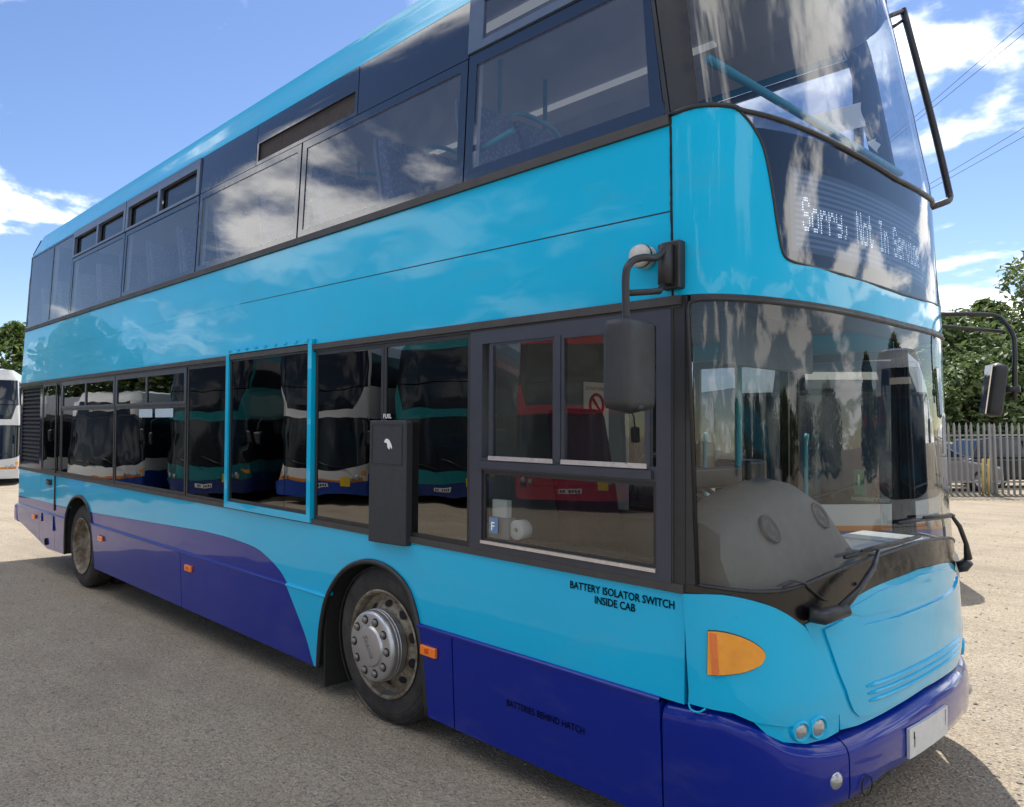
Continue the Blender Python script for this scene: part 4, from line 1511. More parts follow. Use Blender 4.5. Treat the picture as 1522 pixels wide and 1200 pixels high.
front_wheel((-2.413, .040, .470))
front_wheel((-2.413, 2.48, .470), -1)
rear_wheel((-8.048, .045, .355))
rear_wheel((-8.048, 2.475, .355), -1)
mb = MB().tube([(-2.413, .3, .47), (-2.413, 2.2, .47)], .07, 12).tube([(-8.048, .3, .355), (-8.048, 2.2, .355)], .10, 12)
mb.obj('axle', UNDER, bus)

# ------------------------------------------------------------------ interior
mb = MB()
mb.add([(x, y, z) for z in (.44, .47) for x, y in ((-10.6, .062), (-8.66, .062), (-8.66, .64), (-7.46, .64), (-7.46, .062), (-3.14, .062), (-3.14, .64), (-1.93, .64), (-1.93, .062), (-.46, .062), (-.30, .3), (-.12, .7), (-.10, 1.8), (-.28, 2.2), (-.46, 2.455), (-1.93, 2.455), (-1.93, 1.88), (-3.14, 1.88), (-3.14, 2.455), (-7.46, 2.455), (-7.46, 1.88), (-8.66, 1.88), (-8.66, 2.455), (-10.6, 2.455))],
       [tuple(range(24)), tuple(range(24, 48))] + [(i, (i + 1) % 24, 24 + (i + 1) % 24, 24 + i) for i in range(24)])
mb.obj('lower_floor', FLOOR, bus)
mb = MB()
mb.box(-10.6, -.55, .07, 2.45, 2.40, 2.52)
mb.obj('upper_floor', simple('grey_deck_lining', (.085, .088, .092), .6, var=.1), bus)
mb = MB()
arc_c = [S.pt('front', a, 4.20, -.05) for a in np.linspace(-L_, L_, 25)]
arc_i = [(p[0] - .22, 1.26 + (p[1] - 1.26) * .86, 4.335) for p in arc_c]
n = len(arc_c)
mb.add([tuple(p) for p in arc_c] + arc_i, [(i, i + 1, n + i + 1, n + i) for i in range(n - 1)])
mb.add(arc_i + [(-10.6, 2.25, 4.335), (-10.6, .27, 4.335)], [tuple(range(n + 2))])
mb.add([(-10.6, .12, 4.17), tuple(arc_c[0]), arc_i[0], (-10.6, .27, 4.335)], [(0, 1, 2, 3)])
mb.add([(-10.6, 2.40, 4.17), tuple(arc_c[-1]), arc_i[-1], (-10.6, 2.25, 4.335)], [(0, 1, 2, 3)])
mb.obj('ceiling', CEIL, bus)
LAMP = emit('ceiling_tube', (1.0, .97, .9), .16)
for y in (.62, 1.90):
    for x0 in (-1.9, -3.9, -5.9, -7.9):
        mb = MB().box(x0 - 1.0, x0 + .6, y - .03, y + .03, 4.312, 4.332)
        mb.obj('ceiling_lamp', LAMP, bus)
# interior side linings and pillars
for yy0, yy1 in ((.048, .060), (2.460, 2.472)):
    mb = MB().box(-10.6, -.55, yy0, yy1, 2.52, 3.10)
    mb.obj('side_lining', LINING, bus)
PILX = (-9.62, -8.74, -6.945, -5.14, -3.458, -1.755)
for x in PILX:
    mb = MB()
    mb.add([(x - .05, .075, 3.1), (x + .05, .075, 3.1), (x + .05, .14, 4.16), (x - .05, .14, 4.16), (x - .05, .105, 3.1), (x + .05, .105, 3.1), (x + .05, .17, 4.16), (x - .05, .17, 4.16)],
           [(0, 1, 2, 3), (4, 7, 6, 5), (0, 4, 5, 1), (3, 2, 6, 7), (0, 3, 7, 4), (1, 5, 6, 2)])
    mb.obj('inner_pillar', LINING, bus)
    mb = MB()
    mb.add([(x - .05, 2.445, 3.1), (x + .05, 2.445, 3.1), (x + .05, 2.38, 4.16), (x - .05, 2.38, 4.16), (x - .05, 2.415, 3.1), (x + .05, 2.415, 3.1), (x + .05, 2.35, 4.16), (x - .05, 2.35, 4.16)],
           [(0, 1, 2, 3), (4, 7, 6, 5), (0, 4, 5, 1), (3, 2, 6, 7), (0, 3, 7, 4), (1, 5, 6, 2)])
    mb.obj('inner_pillar', LINING, bus)


def make_seat():
    root = bpy.data.objects.new('double_seat', None)
    col.objects.link(root)
    root.parent = bus
    mb = MB()
    for yo in (0, .45):
        mb.prism([(yo, .0), (yo + .43, 0), (yo + .43, .10), (yo, .10)], 'x', -.22, .24)
        mb.v = [(x, y, z + .38) if i >= len(mb.v) - 8 else (x, y, z) for i, (x, y, z) in enumerate(mb.v)]
    mb.obj('cushion', MOQ, root, bevel=.03)
    for yo in (0, .45):
        mb = MB()
        prof = [(-.20, .46), (-.12, .46), (-.19, .80), (-.25, 1.02), (-.30, 1.12), (-.34, 1.12), (-.33, 1.02), (-.28, .80)]
        mb.prism(prof, 'y', yo + .01, yo + .42)
        mb.obj('backrest', MOQ, root, bevel=.025)
        mb = MB()
        prof = [(-.205, .42), (-.285, .80), (-.335, 1.02), (-.345, 1.13), (-.365, 1.13), (-.36, 1.02), (-.31, .80), (-.235, .42)]
        mb.prism(prof, 'y', yo, yo + .43)
        mb.obj('seat_shell', SEATGREY, root, bevel=.01)
    mb = MB().tube(smooth_path([(-.33, .86, .98), (-.33, .90, 1.10), (-.345, .86, 1.17), (-.355, .62, 1.20), (-.355, .48, 1.17), (-.345, .45, 1.10)], 4), .015, 8)
    mb.obj('grab_handle', TEALRAIL, root)
    mb = MB().box(-.18, .18, .40, .48, 0, .38)
    mb.obj('pedestal', SEATGREY, root)
    return root


seat0 = make_seat()
first = True
for fz, xs0, ps in ((2.52, -1.55, 12), (.47, -3.75, 8)):
    for i in range(ps):
        x = xs0 - i * .76
        for side in (0, 1):
            s_ = seat0 if first else copy_tree(seat0, bus)
            first = False
            s_.location = (x, .12 if side == 0 else 2.40, fz + (.52 if fz < 1 and x < -7.0 else 0))
            s_.scale = (1, 1 if side == 0 else -1, 1)
# stanchions and handrails on the upper deck
for x in (-2.4, -4.7, -7.0):
    for y in (1.02, 1.50):
        mb = MB().tube([(x, y, 2.52), (x, y, 4.33)], .016, 8)
        mb.obj('stanchion', TEALRAIL, bus)
mb = MB().tube([(-1.9, .16, 3.30), (-1.50, .16, 3.36)], .018, 8)
mb.obj('handrail', TEALRAIL, bus)
hr = [tuple(PX(1052, 88, .13)), (PX(1052, 88, .13)[0], 1.26, PX(1052, 88, .13)[2]), (PX(1052, 88, .13)[0], 2.38, PX(1052, 88, .13)[2])]
mb = MB().tube(hr, .019, 10)
mb.obj('front_handrail', simple('blue_rail', (.05, .36, .50), .35, var=.05), bus)
# shelf and lining inside the upper front
mb = MB()
fr = [S.pt('front', a, 3.05, -.06) for a in np.linspace(-L_ + .1, L_ - .1, 25)]
v = [tuple(p) for p in fr] + [(-.75, p[1] * .96 + .05, 2.98) for p in fr]
n = len(fr)
mb.add(v, [(i, i + 1, n + i + 1, n + i) for i in range(n - 1)])
v = [tuple(p) for p in fr] + [(p[0] - .02, p[1], 2.45) for p in fr]
mb.add(v, [(i, i + 1, n + i + 1, n + i) for i in range(n - 1)])
mb.obj('front_shelf', simple('dark_shelf', (.055, .06, .07), .6, var=.1), bus)
mb = MB()
fr = [S.pt('front', a, 2.30, -.04) for a in np.linspace(-L_ + .1, L_ - .1, 25)]
v = [tuple(p) for p in fr] + [(-.6, p[1], 2.38) for p in fr]
mb.add(v, [(i, i + 1, n + i + 1, n + i) for i in range(n - 1)])
mb.obj('cab_header', simple('dark_header', (.09, .09, .095), .7), bus)

# cab: partition, dash, wheel, seat, door pillar
mb = MB().box(-1.66, -1.63, .07, 1.42, .47, 2.40)
mb.obj('cab_partition', simple('grey_partition', (.20, .205, .21), .6, var=.06), bus)
mb = MB().box(-1.62, -.75, 1.03, 1.05, .47, 1.30)
mb.obj('cab_door', simple('grey_partition', (.20, .205, .21), .6), bus)
mb = MB()
rows = []
for y, zt_d in smooth_path([(.10, 1.40), (.30, 1.46), (.45, 1.505), (.73, 1.555), (.95, 1.52), (1.08, 1.43), (1.16, 1.30), (1.20, 1.20)], 3):
    k_ = (zt_d - 1.15) / .40
    lim = S.raw('front', ay(y), 1.2)[0] - .07
    rows.append([(min(p[0], lim - .04 * (p[2] > 1.2) ), p[1], p[2]) for p in [(-.12, y, .60), (-.13, y, 1.10), (-.17, y, 1.16), (-.22, y, 1.16 + .16 * k_), (-.29, y, 1.16 + .31 * k_), (-.38, y, 1.15 + .385 * k_), (-.47, y, zt_d), (-.56, y, zt_d - .03), (-.60, y, zt_d - .10), (-.60, y, .60)]])
mb.loft(rows)
mb.obj('dashboard', DASH, bus, autosmooth=50)
mb = MB()
mb.prism([(-.62, .90), (-.60, 1.17), (-.30, 1.18), (-.05, 1.12), (-.05, .50), (-.62, .50)], 'y', 1.0, 2.25)
mb.obj('front_console', simple('pale_grey_console', (.36, .36, .355), .6, var=.08, scale=6), bus, bevel=.05, seg=3)
mb = MB()
mb.box(-.52, -.14, 1.25, 1.62, 1.185, 1.20)
mb.box(-.50, -.16, 1.72, 2.10, 1.180, 1.195)
mb.obj('console_lid', WHITE, bus, bevel=.004)
for y, z, x in ((.40, 1.362, -.250), (.90, 1.385, -.252)):
    mb = MB()
    Mv = Matrix.Rotation(rad(-29), 3, 'Y')
    prof = [(.064, -.012), (.064, .006), (.055, .008), (.049, .001), (.022, .003), (.018, .007), (.001, .007)]
    v = [Vector((x, y, z)) + Mv @ Vector((h_, r_ * math.cos(2 * PI * k / 28), r_ * math.sin(2 * PI * k / 28))) for r_, h_ in prof for k in range(28)]
    mb.add(v, [(i * 28 + k, i * 28 + (k + 1) % 28, (i + 1) * 28 + (k + 1) % 28, (i + 1) * 28 + k) for i in range(len(prof) - 1) for k in range(28)], True)
    mb.obj('dash_vent', simple('vent_grey', (.055, .055, .055), .5), bus)
mb = MB()
wc = Vector((-.74, .60, 1.545))
Rw = Matrix.Rotation(rad(28), 3, 'Y')
mb.tube([wc + Rw @ Vector((.225 * math.cos(t), .225 * math.sin(t), 0)) for t in np.linspace(0, 2 * PI, 40)], .016, 10, False)
for t in (0, 2.2, 4.1):
    mb.tube([wc, wc + Rw @ Vector((.22 * math.cos(t), .22 * math.sin(t), 0))], .012, 8)
mb.tube([wc, wc + Vector((.22, 0, -.45))], .035, 10)
mb.obj('steering_wheel', BLACK, bus)
mb = MB().box(-.86, -.66, 1.06, 1.26, 1.36, 1.62)
mb.obj('ticket_machine', BLACK, bus, bevel=.02)
MB().box(-.80, -.72, 1.10, 1.18, .47, 1.37).obj('ticket_machine_post', DASH, bus, bevel=.01)
MB().box(-.645, -.60, .42, .86, 1.50, 1.60).obj('instrument_hood', BLACK, bus, bevel=.015)
MB().box(-.34, -.31, .15, .98, 2.05, 2.27).obj('sun_blind', simple('blind_grey', (.05, .052, .055), .6), bus, bevel=.006)
dsr = bpy.data.objects.new('driver_seat', None)
col.objects.link(dsr)
dsr.parent = bus
dsr.location = (-1.10, .42, .47)
MB().box(-.24, .26, -.02, .46, .42, .55).obj('cushion', MAROON, dsr, bevel=.05, seg=3)
mb = MB()
mb.prism([(-.26, .52), (-.14, .52), (-.22, 1.02), (-.30, 1.42), (-.40, 1.42), (-.36, 1.00)], 'y', .0, .44)
mb.obj('backrest', MAROON, dsr, bevel=.05, seg=3)
MB().box(-.15, .15, .1, .34, 0, .42).obj('pedestal', BLACK, dsr)
# poles by the entrance and the staircase wall opposite the doors
for x, y in ((-.72, 1.06), (-1.9, 1.12), (-1.9, 1.75)):
    MB().tube([(x, y, .47), (x, y, 2.40)], .018, 10).obj('stanchion', TEALRAIL, bus)
mb = MB().box(-3.22, -3.19, .07, 1.1, .47, 2.40)
mb.obj('stair_wall', simple('grey_partition', (.20, .205, .21), .6), bus)
# notices
mb = MB().box(-1.628, -1.622, .94, 1.19, 1.70, 2.06)
nt = mb.obj('notice', PAPER, bus)
mb = MB().tube([(-1.620, 1.065 + .065 * math.cos(t), 1.92 + .065 * math.sin(t)) for t in np.linspace(0, 2 * PI, 30)], .010, 6, False).tube([(-1.620, 1.02, 1.965), (-1.620, 1.11, 1.875)], .009, 6)
mb.obj('prohibition_mark', simple('sign_red', (.55, .03, .04), .5), nt)
mb = MB()
for i in range(5):
    mb.box(-1.6215, -1.6195, .98, 1.15 - .02 * (i % 2), 1.81 - i * .02, 1.817 - i * .02)
mb.obj('notice_print', simple('sign_red', (.55, .03, .04), .5), nt)
text_obj('lettering', 'DO NOT SPEAK', .032, simple('sign_red', (.55, .03, .04), .5), nt, lambda u, v: (-1.6205, .955 + u, 2.01 + v), .9)
# emergency exit sticker on the door glass, stickers in the saloon windows
sk = patch('exit_sticker', rect(-.685, -.63, 1.37, 1.53), S, 'far', simple('exit_green', (.02, .25, .13), .5), bus, off=-.03, th=.003)
text_obj('lettering', 'EMERGENCY EXIT', .030, simple('exit_white_green', (.35, .55, .45), .5), bus, lambda u, v: (-.70 + u, 2.478, 1.335 + v), .9, bold=.0008)
mb = MB()
mb.add([(-.663, 2.484, 1.455), (-.652, 2.484, 1.455), (-.652, 2.484, 1.50), (-.663, 2.484, 1.50), (-.645, 2.484, 1.455), (-.6575, 2.484, 1.425), (-.670, 2.484, 1.455)], [(0, 1, 2, 3), (4, 5, 6)])
mb.obj('exit_arrow', WHITEINK, sk, fix=False)
for x0, x1 in ((-6.26, -5.93), (-5.86, -5.45)):
    o = patch('window_notice', rect(x0, x1, 1.84, 1.92), S, 'near', simple('pale_sticker', (.40, .50, .58), .6, var=.2, scale=40), bus, off=.0005, th=.001)
mb = MB()
mb.add([(-1.50, -.0005, 1.24), (-1.44, -.0005, 1.24), (-1.44, -.0005, 1.32), (-1.50, -.0005, 1.32)], [(0, 1, 2, 3)])
mb.obj('cab_sticker', simple('blue_sticker', (.12, .22, .36), .5), bus)
text_obj('lettering', 'F', .06, WHITEINK, bus, lambda u, v: (-1.490 + u, -.0015, 1.256 + v), 1.0, bold=.001)

# things lying in the bus
def b2w(p):
    return TM @ (np.array(p) - PIV_B) + PIV_W


def world_tilt(o):
    o.rotation_euler = (0, TILT, 0)
    return o


mb = MB().lathe([(.012, -.035), (.045, -.036), (.050, -.033), (.050, .033), (.045, .036), (.012, .035), (.012, -.035)], (0, 0, 0), 'y', 28)
pr = mb.obj('paper_roll', PAPER)
pr.location = tuple(b2w((-1.355, .075, 1.265)))
world_tilt(pr)
tag(pr, 'white paper roll standing behind the cab side window', 'paper roll')
mb = MB().box(-.05, .05, -.02, .02, -.045, .045)
cb = mb.obj('tissue_box', PAPER, bevel=.004)
cb.location = tuple(b2w((-1.46, .05, 1.365)))
world_tilt(cb)
tag(cb, 'small white card box above the paper roll in the cab window', 'box')
MB().box(-1.545, -.53, .022, .16, 1.170, 1.214).obj('cab_ledge', simple('cab_ledge_black', (.03, .03, .03), .7), bus)
MB().box(-1.53, -1.39, .022, .085, 1.214, 1.320).obj('ticket_holder', simple('clear_plastic', (.35, .36, .36), .4), bus)
def x_px(px, py, x):
    d = F_B + R_B * (px - CX) / F_PX - U_B * (py - CY) / F_PX
    return CAM_B + d * (x - CAM_B[0]) / d[0]


for i, quad in enumerate((((1200, 173), (1250, 196), (1285, 188), (1280, 152)), ((1287, 212), (1306, 229), (1307, 216), (1302, 206)))):
    Q = [Vector(x_px(px, py, x)) for (px, py), x in zip(quad, (-.42, -.40, -.44, -.47))]
    cen = sum(Q, Vector()) / 4
    n5 = 6
    v = []
    for i2 in range(n5 + 1):
        for j2 in range(n5 + 1):
            s_, t_ = i2 / n5, j2 / n5
            v.append(Q[0] * (1 - s_) * (1 - t_) + Q[1] * s_ * (1 - t_) + Q[2] * s_ * t_ + Q[3] * (1 - s_) * t_ - cen + Vector((.010 * math.sin(s_ * 5) * math.sin(t_ * 4), 0, 0)))
    v2 = [p - Vector((.0012, 0, 0)) for p in v]
    m_ = (n5 + 1) ** 2
    f = [(i2 * (n5 + 1) + j2, (i2 + 1) * (n5 + 1) + j2, (i2 + 1) * (n5 + 1) + j2 + 1, i2 * (n5 + 1) + j2 + 1) for i2 in range(n5) for j2 in range(n5)]
    po = MB().add(v + v2, f + [tuple(q + m_ for q in reversed(ff)) for ff in f], True).obj('paper_sheet', PAPER, fix=False)
    po.location = tuple(b2w(cen))
    world_tilt(po)
    tag(po, ('large' if i == 0 else 'small') + ' white paper sheet tucked behind the upper front handrail', 'paper')

# ------------------------------------------------------------------ other buses of the yard
DG = simple('dark_bus_glass', (.012, .015, .020), .05, var=.1)


def yard_bus(name, label, loc, head, paint_up, paint_lo, kind='double', paint_mid=None, L=10.6, stripe=None, group=None, plate=(.62, .50, .06), school=True, amber=True, mirrors=True):
    """a parked bus: panels, glazing, wheels, lamps, mirrors; origin under the middle of its front"""
    dbl = kind == 'double'
    top = 4.30 if dbl else 3.02
    if dbl:
        zs, xs = [0, .8, 1.2, 2.3, 2.6, 3.2, 3.9, 4.3], [0, .02, 0, -.06, -.06, -.10, -.22, -.36]
        tz, ty = [0, .6, 2.4, 3.95, 4.30], [.03, 0, 0, .08, .28]
    else:
        zs, xs = [0, .8, 1.2, 2.4, 2.75, 3.02], [0, .02, 0, -.14, -.22, -.36]
        tz, ty = [0, .6, 2.2, 2.75, 3.02], [.03, 0, .02, .07, .26]
    T = Surf(zs, xs, tz, ty, 2.52, .42, 2.4)
    Lf = T.L
    root = empty(name, (loc[0], loc[1], 0), head)
    tag(root, label, 'bus', group)
    inner = bpy.data.objects.new('body', None)
    # geometry is built with the near side at y=0: shift so the root sits under the front's middle
    def P(o):
        o.location = (0, -1.26, 0)
        return o
    wl_, wh_ = (1.12, 2.24) if dbl else (1.15, 2.42)
    pm = paint_mid or paint_up
    for side in ('near', 'far'):
        P(patch('skirt', [(-L, .30), (T.xe(.3), .25), (T.xe(.78), .78), (-L, .78)], T, side, paint_lo, root))
        P(patch('side_panel', [(-L, .785), (T.xe(.78), .785), (T.xe(wl_), wl_), (-L, wl_)], T, side, pm, root))
        band = P(patch('window_band', [(-L, wl_ + .004), (T.xe(wl_), wl_ + .004), (T.xe(wh_), wh_), (-L, wh_)], T, side, DG, root, off=-.004))
        for x in np.arange(-L + 1.2, -.8, 1.45):
            P(patch('glazing_bar', rect(x - .03, x + .03, wl_ + .01, wh_ - .01), T, side, BLACK, band, off=.003, th=.01))
        if dbl:
            P(patch('side_panel', [(-L, wh_ + .004), (T.xe(wh_), wh_ + .004), (T.xe(3.0), 3.0), (-L, 3.0)], T, side, paint_up, root))
            band = P(patch('window_band', [(-L, 3.004), (T.xe(3.0), 3.004), (T.xe(3.86), 3.86), (-L, 3.86)], T, side, DG, root, off=-.004))
            for x in np.arange(-L + 1.2, -.8, 1.45):
                P(patch('glazing_bar', rect(x - .03, x + .03, 3.01, 3.85), T, side, BLACK, band, off=.003, th=.01))
            P(patch('roof_cove', [(-L, 3.864), (T.xe(3.86), 3.864), (T.xe(top), top), (-L, top)], T, side, paint_up, root))
        else:
            P(patch('roof_cove', [(-L, wh_ + .004), (T.xe(wh_), wh_ + .004), (T.xe(top), top), (-L, top)], T, side, paint_up, root))
    fz = lambda pts, m, nm, off=0.0, par=root: P(patch(nm, pts, T, 'front', m, par, off=off, du=.08, th=.02))
    R4 = lambda a0, z0, z1: [(-a0, z0), (a0, z0), (a0, z1), (-a0, z1)]
    fz(R4(Lf - .004, .26, .60), paint_lo, 'bumper', .03)
    w_a = Lf - .10
    low = [(-Lf + .004, .605), (Lf - .004, .605), (Lf - .004, 1.10), (Lf - .35, 1.0), (.5, .93), (-.5, .93), (-Lf + .35, 1.0), (-Lf + .004, 1.10)]
    fz(low, pm, 'front_panel')
    wt = 2.22 if dbl else 2.30
    ws = [(-Lf + .004, 1.105), (-Lf + .35, 1.005), (-.5, .935), (.5, .935), (Lf - .35, 1.005), (Lf - .004, 1.105), (Lf - .004, wt), (-Lf + .004, wt)]
    fz(ws, DG, 'windscreen', -.002)
    if dbl:
        # band with destination box dipping into it
        fz([(-Lf + .004, wt + .005), (Lf - .004, wt + .005), (Lf - .004, 2.98), (Lf - .22, 2.96), (Lf - .42, 2.44), (-Lf + .42, 2.44), (-Lf + .22, 2.96), (-Lf + .004, 2.98)], paint_up, 'front_panel')
        fz([(-Lf + .43, 2.445), (Lf - .43, 2.445), (Lf - .23, 2.965), (-Lf + .23, 2.965)], DG, 'destination_glass', -.003)
        fz([(-Lf + .10, 2.99), (Lf - .10, 2.99), (Lf - .14, 3.90), (-Lf + .14, 3.90)], DG, 'upper_windscreen', -.002)
        for sg_ in (1, -1):
            fz([(sg_ * a, z) for a, z in ((-Lf + .004, 2.985), (-Lf + .095, 2.985), (-Lf + .135, 3.905), (-Lf + .004, 3.905))], paint_up, 'corner_pillar')
        fz(R4(Lf - .004, 3.905, top), paint_up, 'roof_dome')
    else:
        fz([(-Lf + .004, wt + .004), (Lf - .004, wt + .004), (Lf - .004, 2.34), (-Lf + .004, 2.34)], BLACK, 'header')
        fz([(-.95, 2.344), (.95, 2.344), (.88, 2.74), (-.88, 2.74)], DG, 'destination_glass', -.003)
        P(patch('display_text', [(-.55 + i * .09, 2.50) for i in (0,)] + [(.40, 2.50), (.40, 2.60), (-.55, 2.60)], T, 'front', emit('far_display', (1, .95, .85), .30), root, off=.002, th=.002))
        for sg_ in (1, -1):
            fz([(sg_ * a, z) for a, z in ((-Lf + .004, 2.344), (-.955, 2.344), (-.885, 2.745), (-Lf + .004, 2.745))], paint_up, 'corner_panel')
        fz(R4(Lf - .004, 2.75, top), paint_up, 'roof_dome')
    if stripe:
        fz([(-Lf + .2, .60), (Lf - .2, .60), (Lf - .2, .70), (.5, .665), (-.5, .665), (-Lf + .2, .70)], stripe, 'stripe', .005)
    ringp = [(-L, 2.52 - .27), (-L, .27)] + [tuple(T.raw('front', a, top)[:2]) for a in np.linspace(-Lf, Lf, 15)]
    mb = MB()
    n_ = len(ringp)
    mb.add([(x, y - 1.26, top - .003) for x, y in ringp] + [((x + 5) * .93 - 5, (y - 1.26) * .7, top + .06) for x, y in ringp], [(i, (i + 1) % n_, n_ + (i + 1) % n_, n_ + i) for i in range(n_)] + [tuple(range(n_, 2 * n_))])
    mb.obj('roof', paint_up, root)
    mb = MB()
    mb.prism([(-1.26, .35), (1.26, .35), (1.26, top - .35), (1.02, top - .01), (-1.02, top - .01), (-1.26, top - .35)], 'x', -L - .06, -L + .02)
    mb.obj('rear_panel', paint_lo, root)
    MB().box(-L + .05, -.6, -1.2, 1.2, .30, .40).obj('chassis', UNDER, root)
    for sg_ in (-1, 1):
        for x in (-2.45, -8.0 if L > 9 else -6.2):
            mb = MB()
            y0 = sg_ * 1.265
            mb.lathe([(.001, y0 - sg_ * .03), (.20, y0 - sg_ * .03), (.28, y0 - sg_ * .06), (.30, y0 - sg_ * .004), (.46, y0 - sg_ * .004), (.48, y0 - sg_ * .04), (.48, y0 - sg_ * .26), (.3, y0 - sg_ * .27)], (x, 0, .48), 'y', 32)
            mb.obj('wheel', TYRE, root)
            mb = MB().lathe([(.001, y0 - sg_ * .012), (.16, y0 - sg_ * .014), (.19, y0 - sg_ * .028), (.27, y0 - sg_ * .05), (.295, y0 + sg_ * .002)], (x, 0, .48), 'y', 24)
            mb.obj('rim', RIM, root)
        # lamps
        hc_ = T.pt('front', sg_ * (Lf - .38), .72, .004)
        for k_, rr in ((0, .075), (1, .06)):
            p = Vector(T.pt('front', sg_ * (Lf - .36 - .17 * k_), .70 - .02 * k_, .006))
            nv = Vector(T.nrm('front', sg_ * (Lf - .36 - .17 * k_), .70))
            t_ = Vector((0, 0, 1)).cross(nv).normalized()
            b2 = nv.cross(t_)
            mb = MB()
            v = [p + (t_ * math.cos(q) + b2 * math.sin(q)) * rr for q in np.linspace(0, 2 * PI, 17)[:-1]]
            v2 = [p + nv * .02 + (t_ * math.cos(q) + b2 * math.sin(q)) * rr * .8 for q in np.linspace(0, 2 * PI, 17)[:-1]]
            mb.loft([v, v2])
            P(mb.obj('headlight', CLEAR, root))
        if amber:
            P(patch('indicator', [(sg_ * a, z) for a, z in ((-Lf + .10, .74), (-Lf + .24, .76), (-Lf + .26, .86), (-Lf + .10, .88))], T, 'front', AMBER, root, off=.006, th=.02))
        # mirror on its arm
        if not mirrors:
            continue
        mb = MB().tube(smooth_path([(-.35, sg_ * 1.24, wt - .05), (.05, sg_ * 1.36, wt + .02), (.14, sg_ * 1.46, wt - .08), (.14, sg_ * 1.48, wt - .30)], 4), .016, 8)
        ar = mb.obj('mirror_arm', BLACK, root)
        rounded_box(MB(), (.14, sg_ * 1.48, wt - .48), (.09, .20, .36), .02, None, 6, 4).obj('mirror_head', MIRBODY, ar)
    # wipers
    for y0, y1 in ((-.75, .05), (.15, .95)):
        mb = MB().tube([T.pt('front', y0, .96, .03), T.pt('front', (y0 + y1) / 2, 1.08, .03), T.pt('front', y1, 1.20, .02)], .014, 6)
        P(mb.obj('wiper', BLACK, root))
    # number plate and yellow notice
    P(patch('number_plate', [(-.26, .42), (.26, .42), (.26, .53), (-.26, .53)], T, 'front', simple('plate_white', (.62, .62, .58), .5), root, off=.036, th=.012))
    P(patch('plate_mark', [[(-.21 + i * .065, .445), (-.17 + i * .065, .445), (-.17 + i * .065, .505), (-.21 + i * .065, .505)] for i in range(7) if i != 4], T, 'front', BLACKINK, root, off=.0385, th=.001))
    if school:
        yp = P(patch('yellow_board', [(-.86, .50), (-.62, .50), (-.62, .73), (-.86, .73)], T, 'front', simple('school_yellow', (.75, .52, .02), .5), root, off=.036, th=.01))
        P(patch('child_symbol', [[(-.80, .53), (-.76, .53), (-.76, .66), (-.80, .66)], [(-.72, .53), (-.68, .53), (-.68, .68), (-.72, .68)], [(-.80, .60), (-.68, .60), (-.68, .63), (-.80, .63)]], T, 'front', BLACKINK, yp, off=.038, th=.001))
    # glimpses of a seated cab behind the glass: dash and header inside
    return root


WHITEP = paint('white_enamel', (.62, .62, .60), dirt=.6)
TEALP = paint('teal_enamel', (.010, .150, .165))
NAVYP = paint('navy_enamel', (.012, .030, .130))
REDP = paint('red_enamel', (.38, .012, .030))
BLUEP = paint('mid_blue_enamel', (.010, .050, .300))
ORANGE = paint('orange_stripe', (.62, .20, .02))
HD = math.atan2(.84, .54)
OPP = 'buses parked opposite in a slanted row'
yard_bus('double_decker_bus', 'teal double-decker bus opposite, between two white buses', (-18.1, -6.3), HD, TEALP, NAVYP, group=OPP)
yard_bus('double_decker_bus', 'white double-decker bus opposite with blue bumper and orange stripe, between two teal buses', (-15.0, -7.9), HD, WHITEP, BLUEP, stripe=ORANGE, group=OPP)
yard_bus('double_decker_bus', 'teal double-decker bus opposite, between a white and a red bus', (-12.6, -9.9), HD, TEALP, NAVYP, group=OPP)
yard_bus('double_decker_bus', 'red double-decker bus opposite, beside the teal bus', (-10.0, -11.5), HD, REDP, REDP, group=OPP, amber=False)
yard_bus('double_decker_bus', 'red double-decker bus opposite at the outer end of the red pair', (-6.9, -13.3), HD, REDP, REDP, group=OPP, amber=False)
yard_bus('single_decker_bus', 'white single-decker bus opposite with blue bumper, beside the teal bus', (-21.0, -4.5), HD, WHITEP, BLUEP, 'single', stripe=ORANGE, group=OPP, school=False)
yard_bus('single_decker_bus', 'white single-decker bus opposite at the far end of the slanted row', (-24.2, -2.7), HD, WHITEP, NAVYP, 'single', group=OPP, school=False)
yard_bus('single_decker_bus', 'white single-decker bus parked ahead of the turquoise bus, mirrored in its windscreen', (3.0, 9.6), rad(-112), WHITEP, WHITEP, 'single', group=None, school=False)
yard_bus('double_decker_bus', 'white double-decker bus with orange and blue front beyond the turquoise bus tail', (-33.5, 6.7), rad(-35), WHITEP, BLUEP, stripe=ORANGE, group='white double-deckers behind the tail')
yard_bus('double_decker_bus', 'all-white double-decker bus standing outermost behind the turquoise bus tail', (-30.3, 3.4), rad(-20), WHITEP, WHITEP, stripe=ORANGE, group='white double-deckers behind the tail')
low_bus = yard_bus('single_decker_bus', 'low white single-decker bus with orange and blue trim seen through the windscreen', (-2.36, 7.30), rad(-37), WHITEP, BLUEP, 'single', stripe=ORANGE, school=False, L=8.0, mirrors=False)
low_bus.scale = (1, 1, .96)

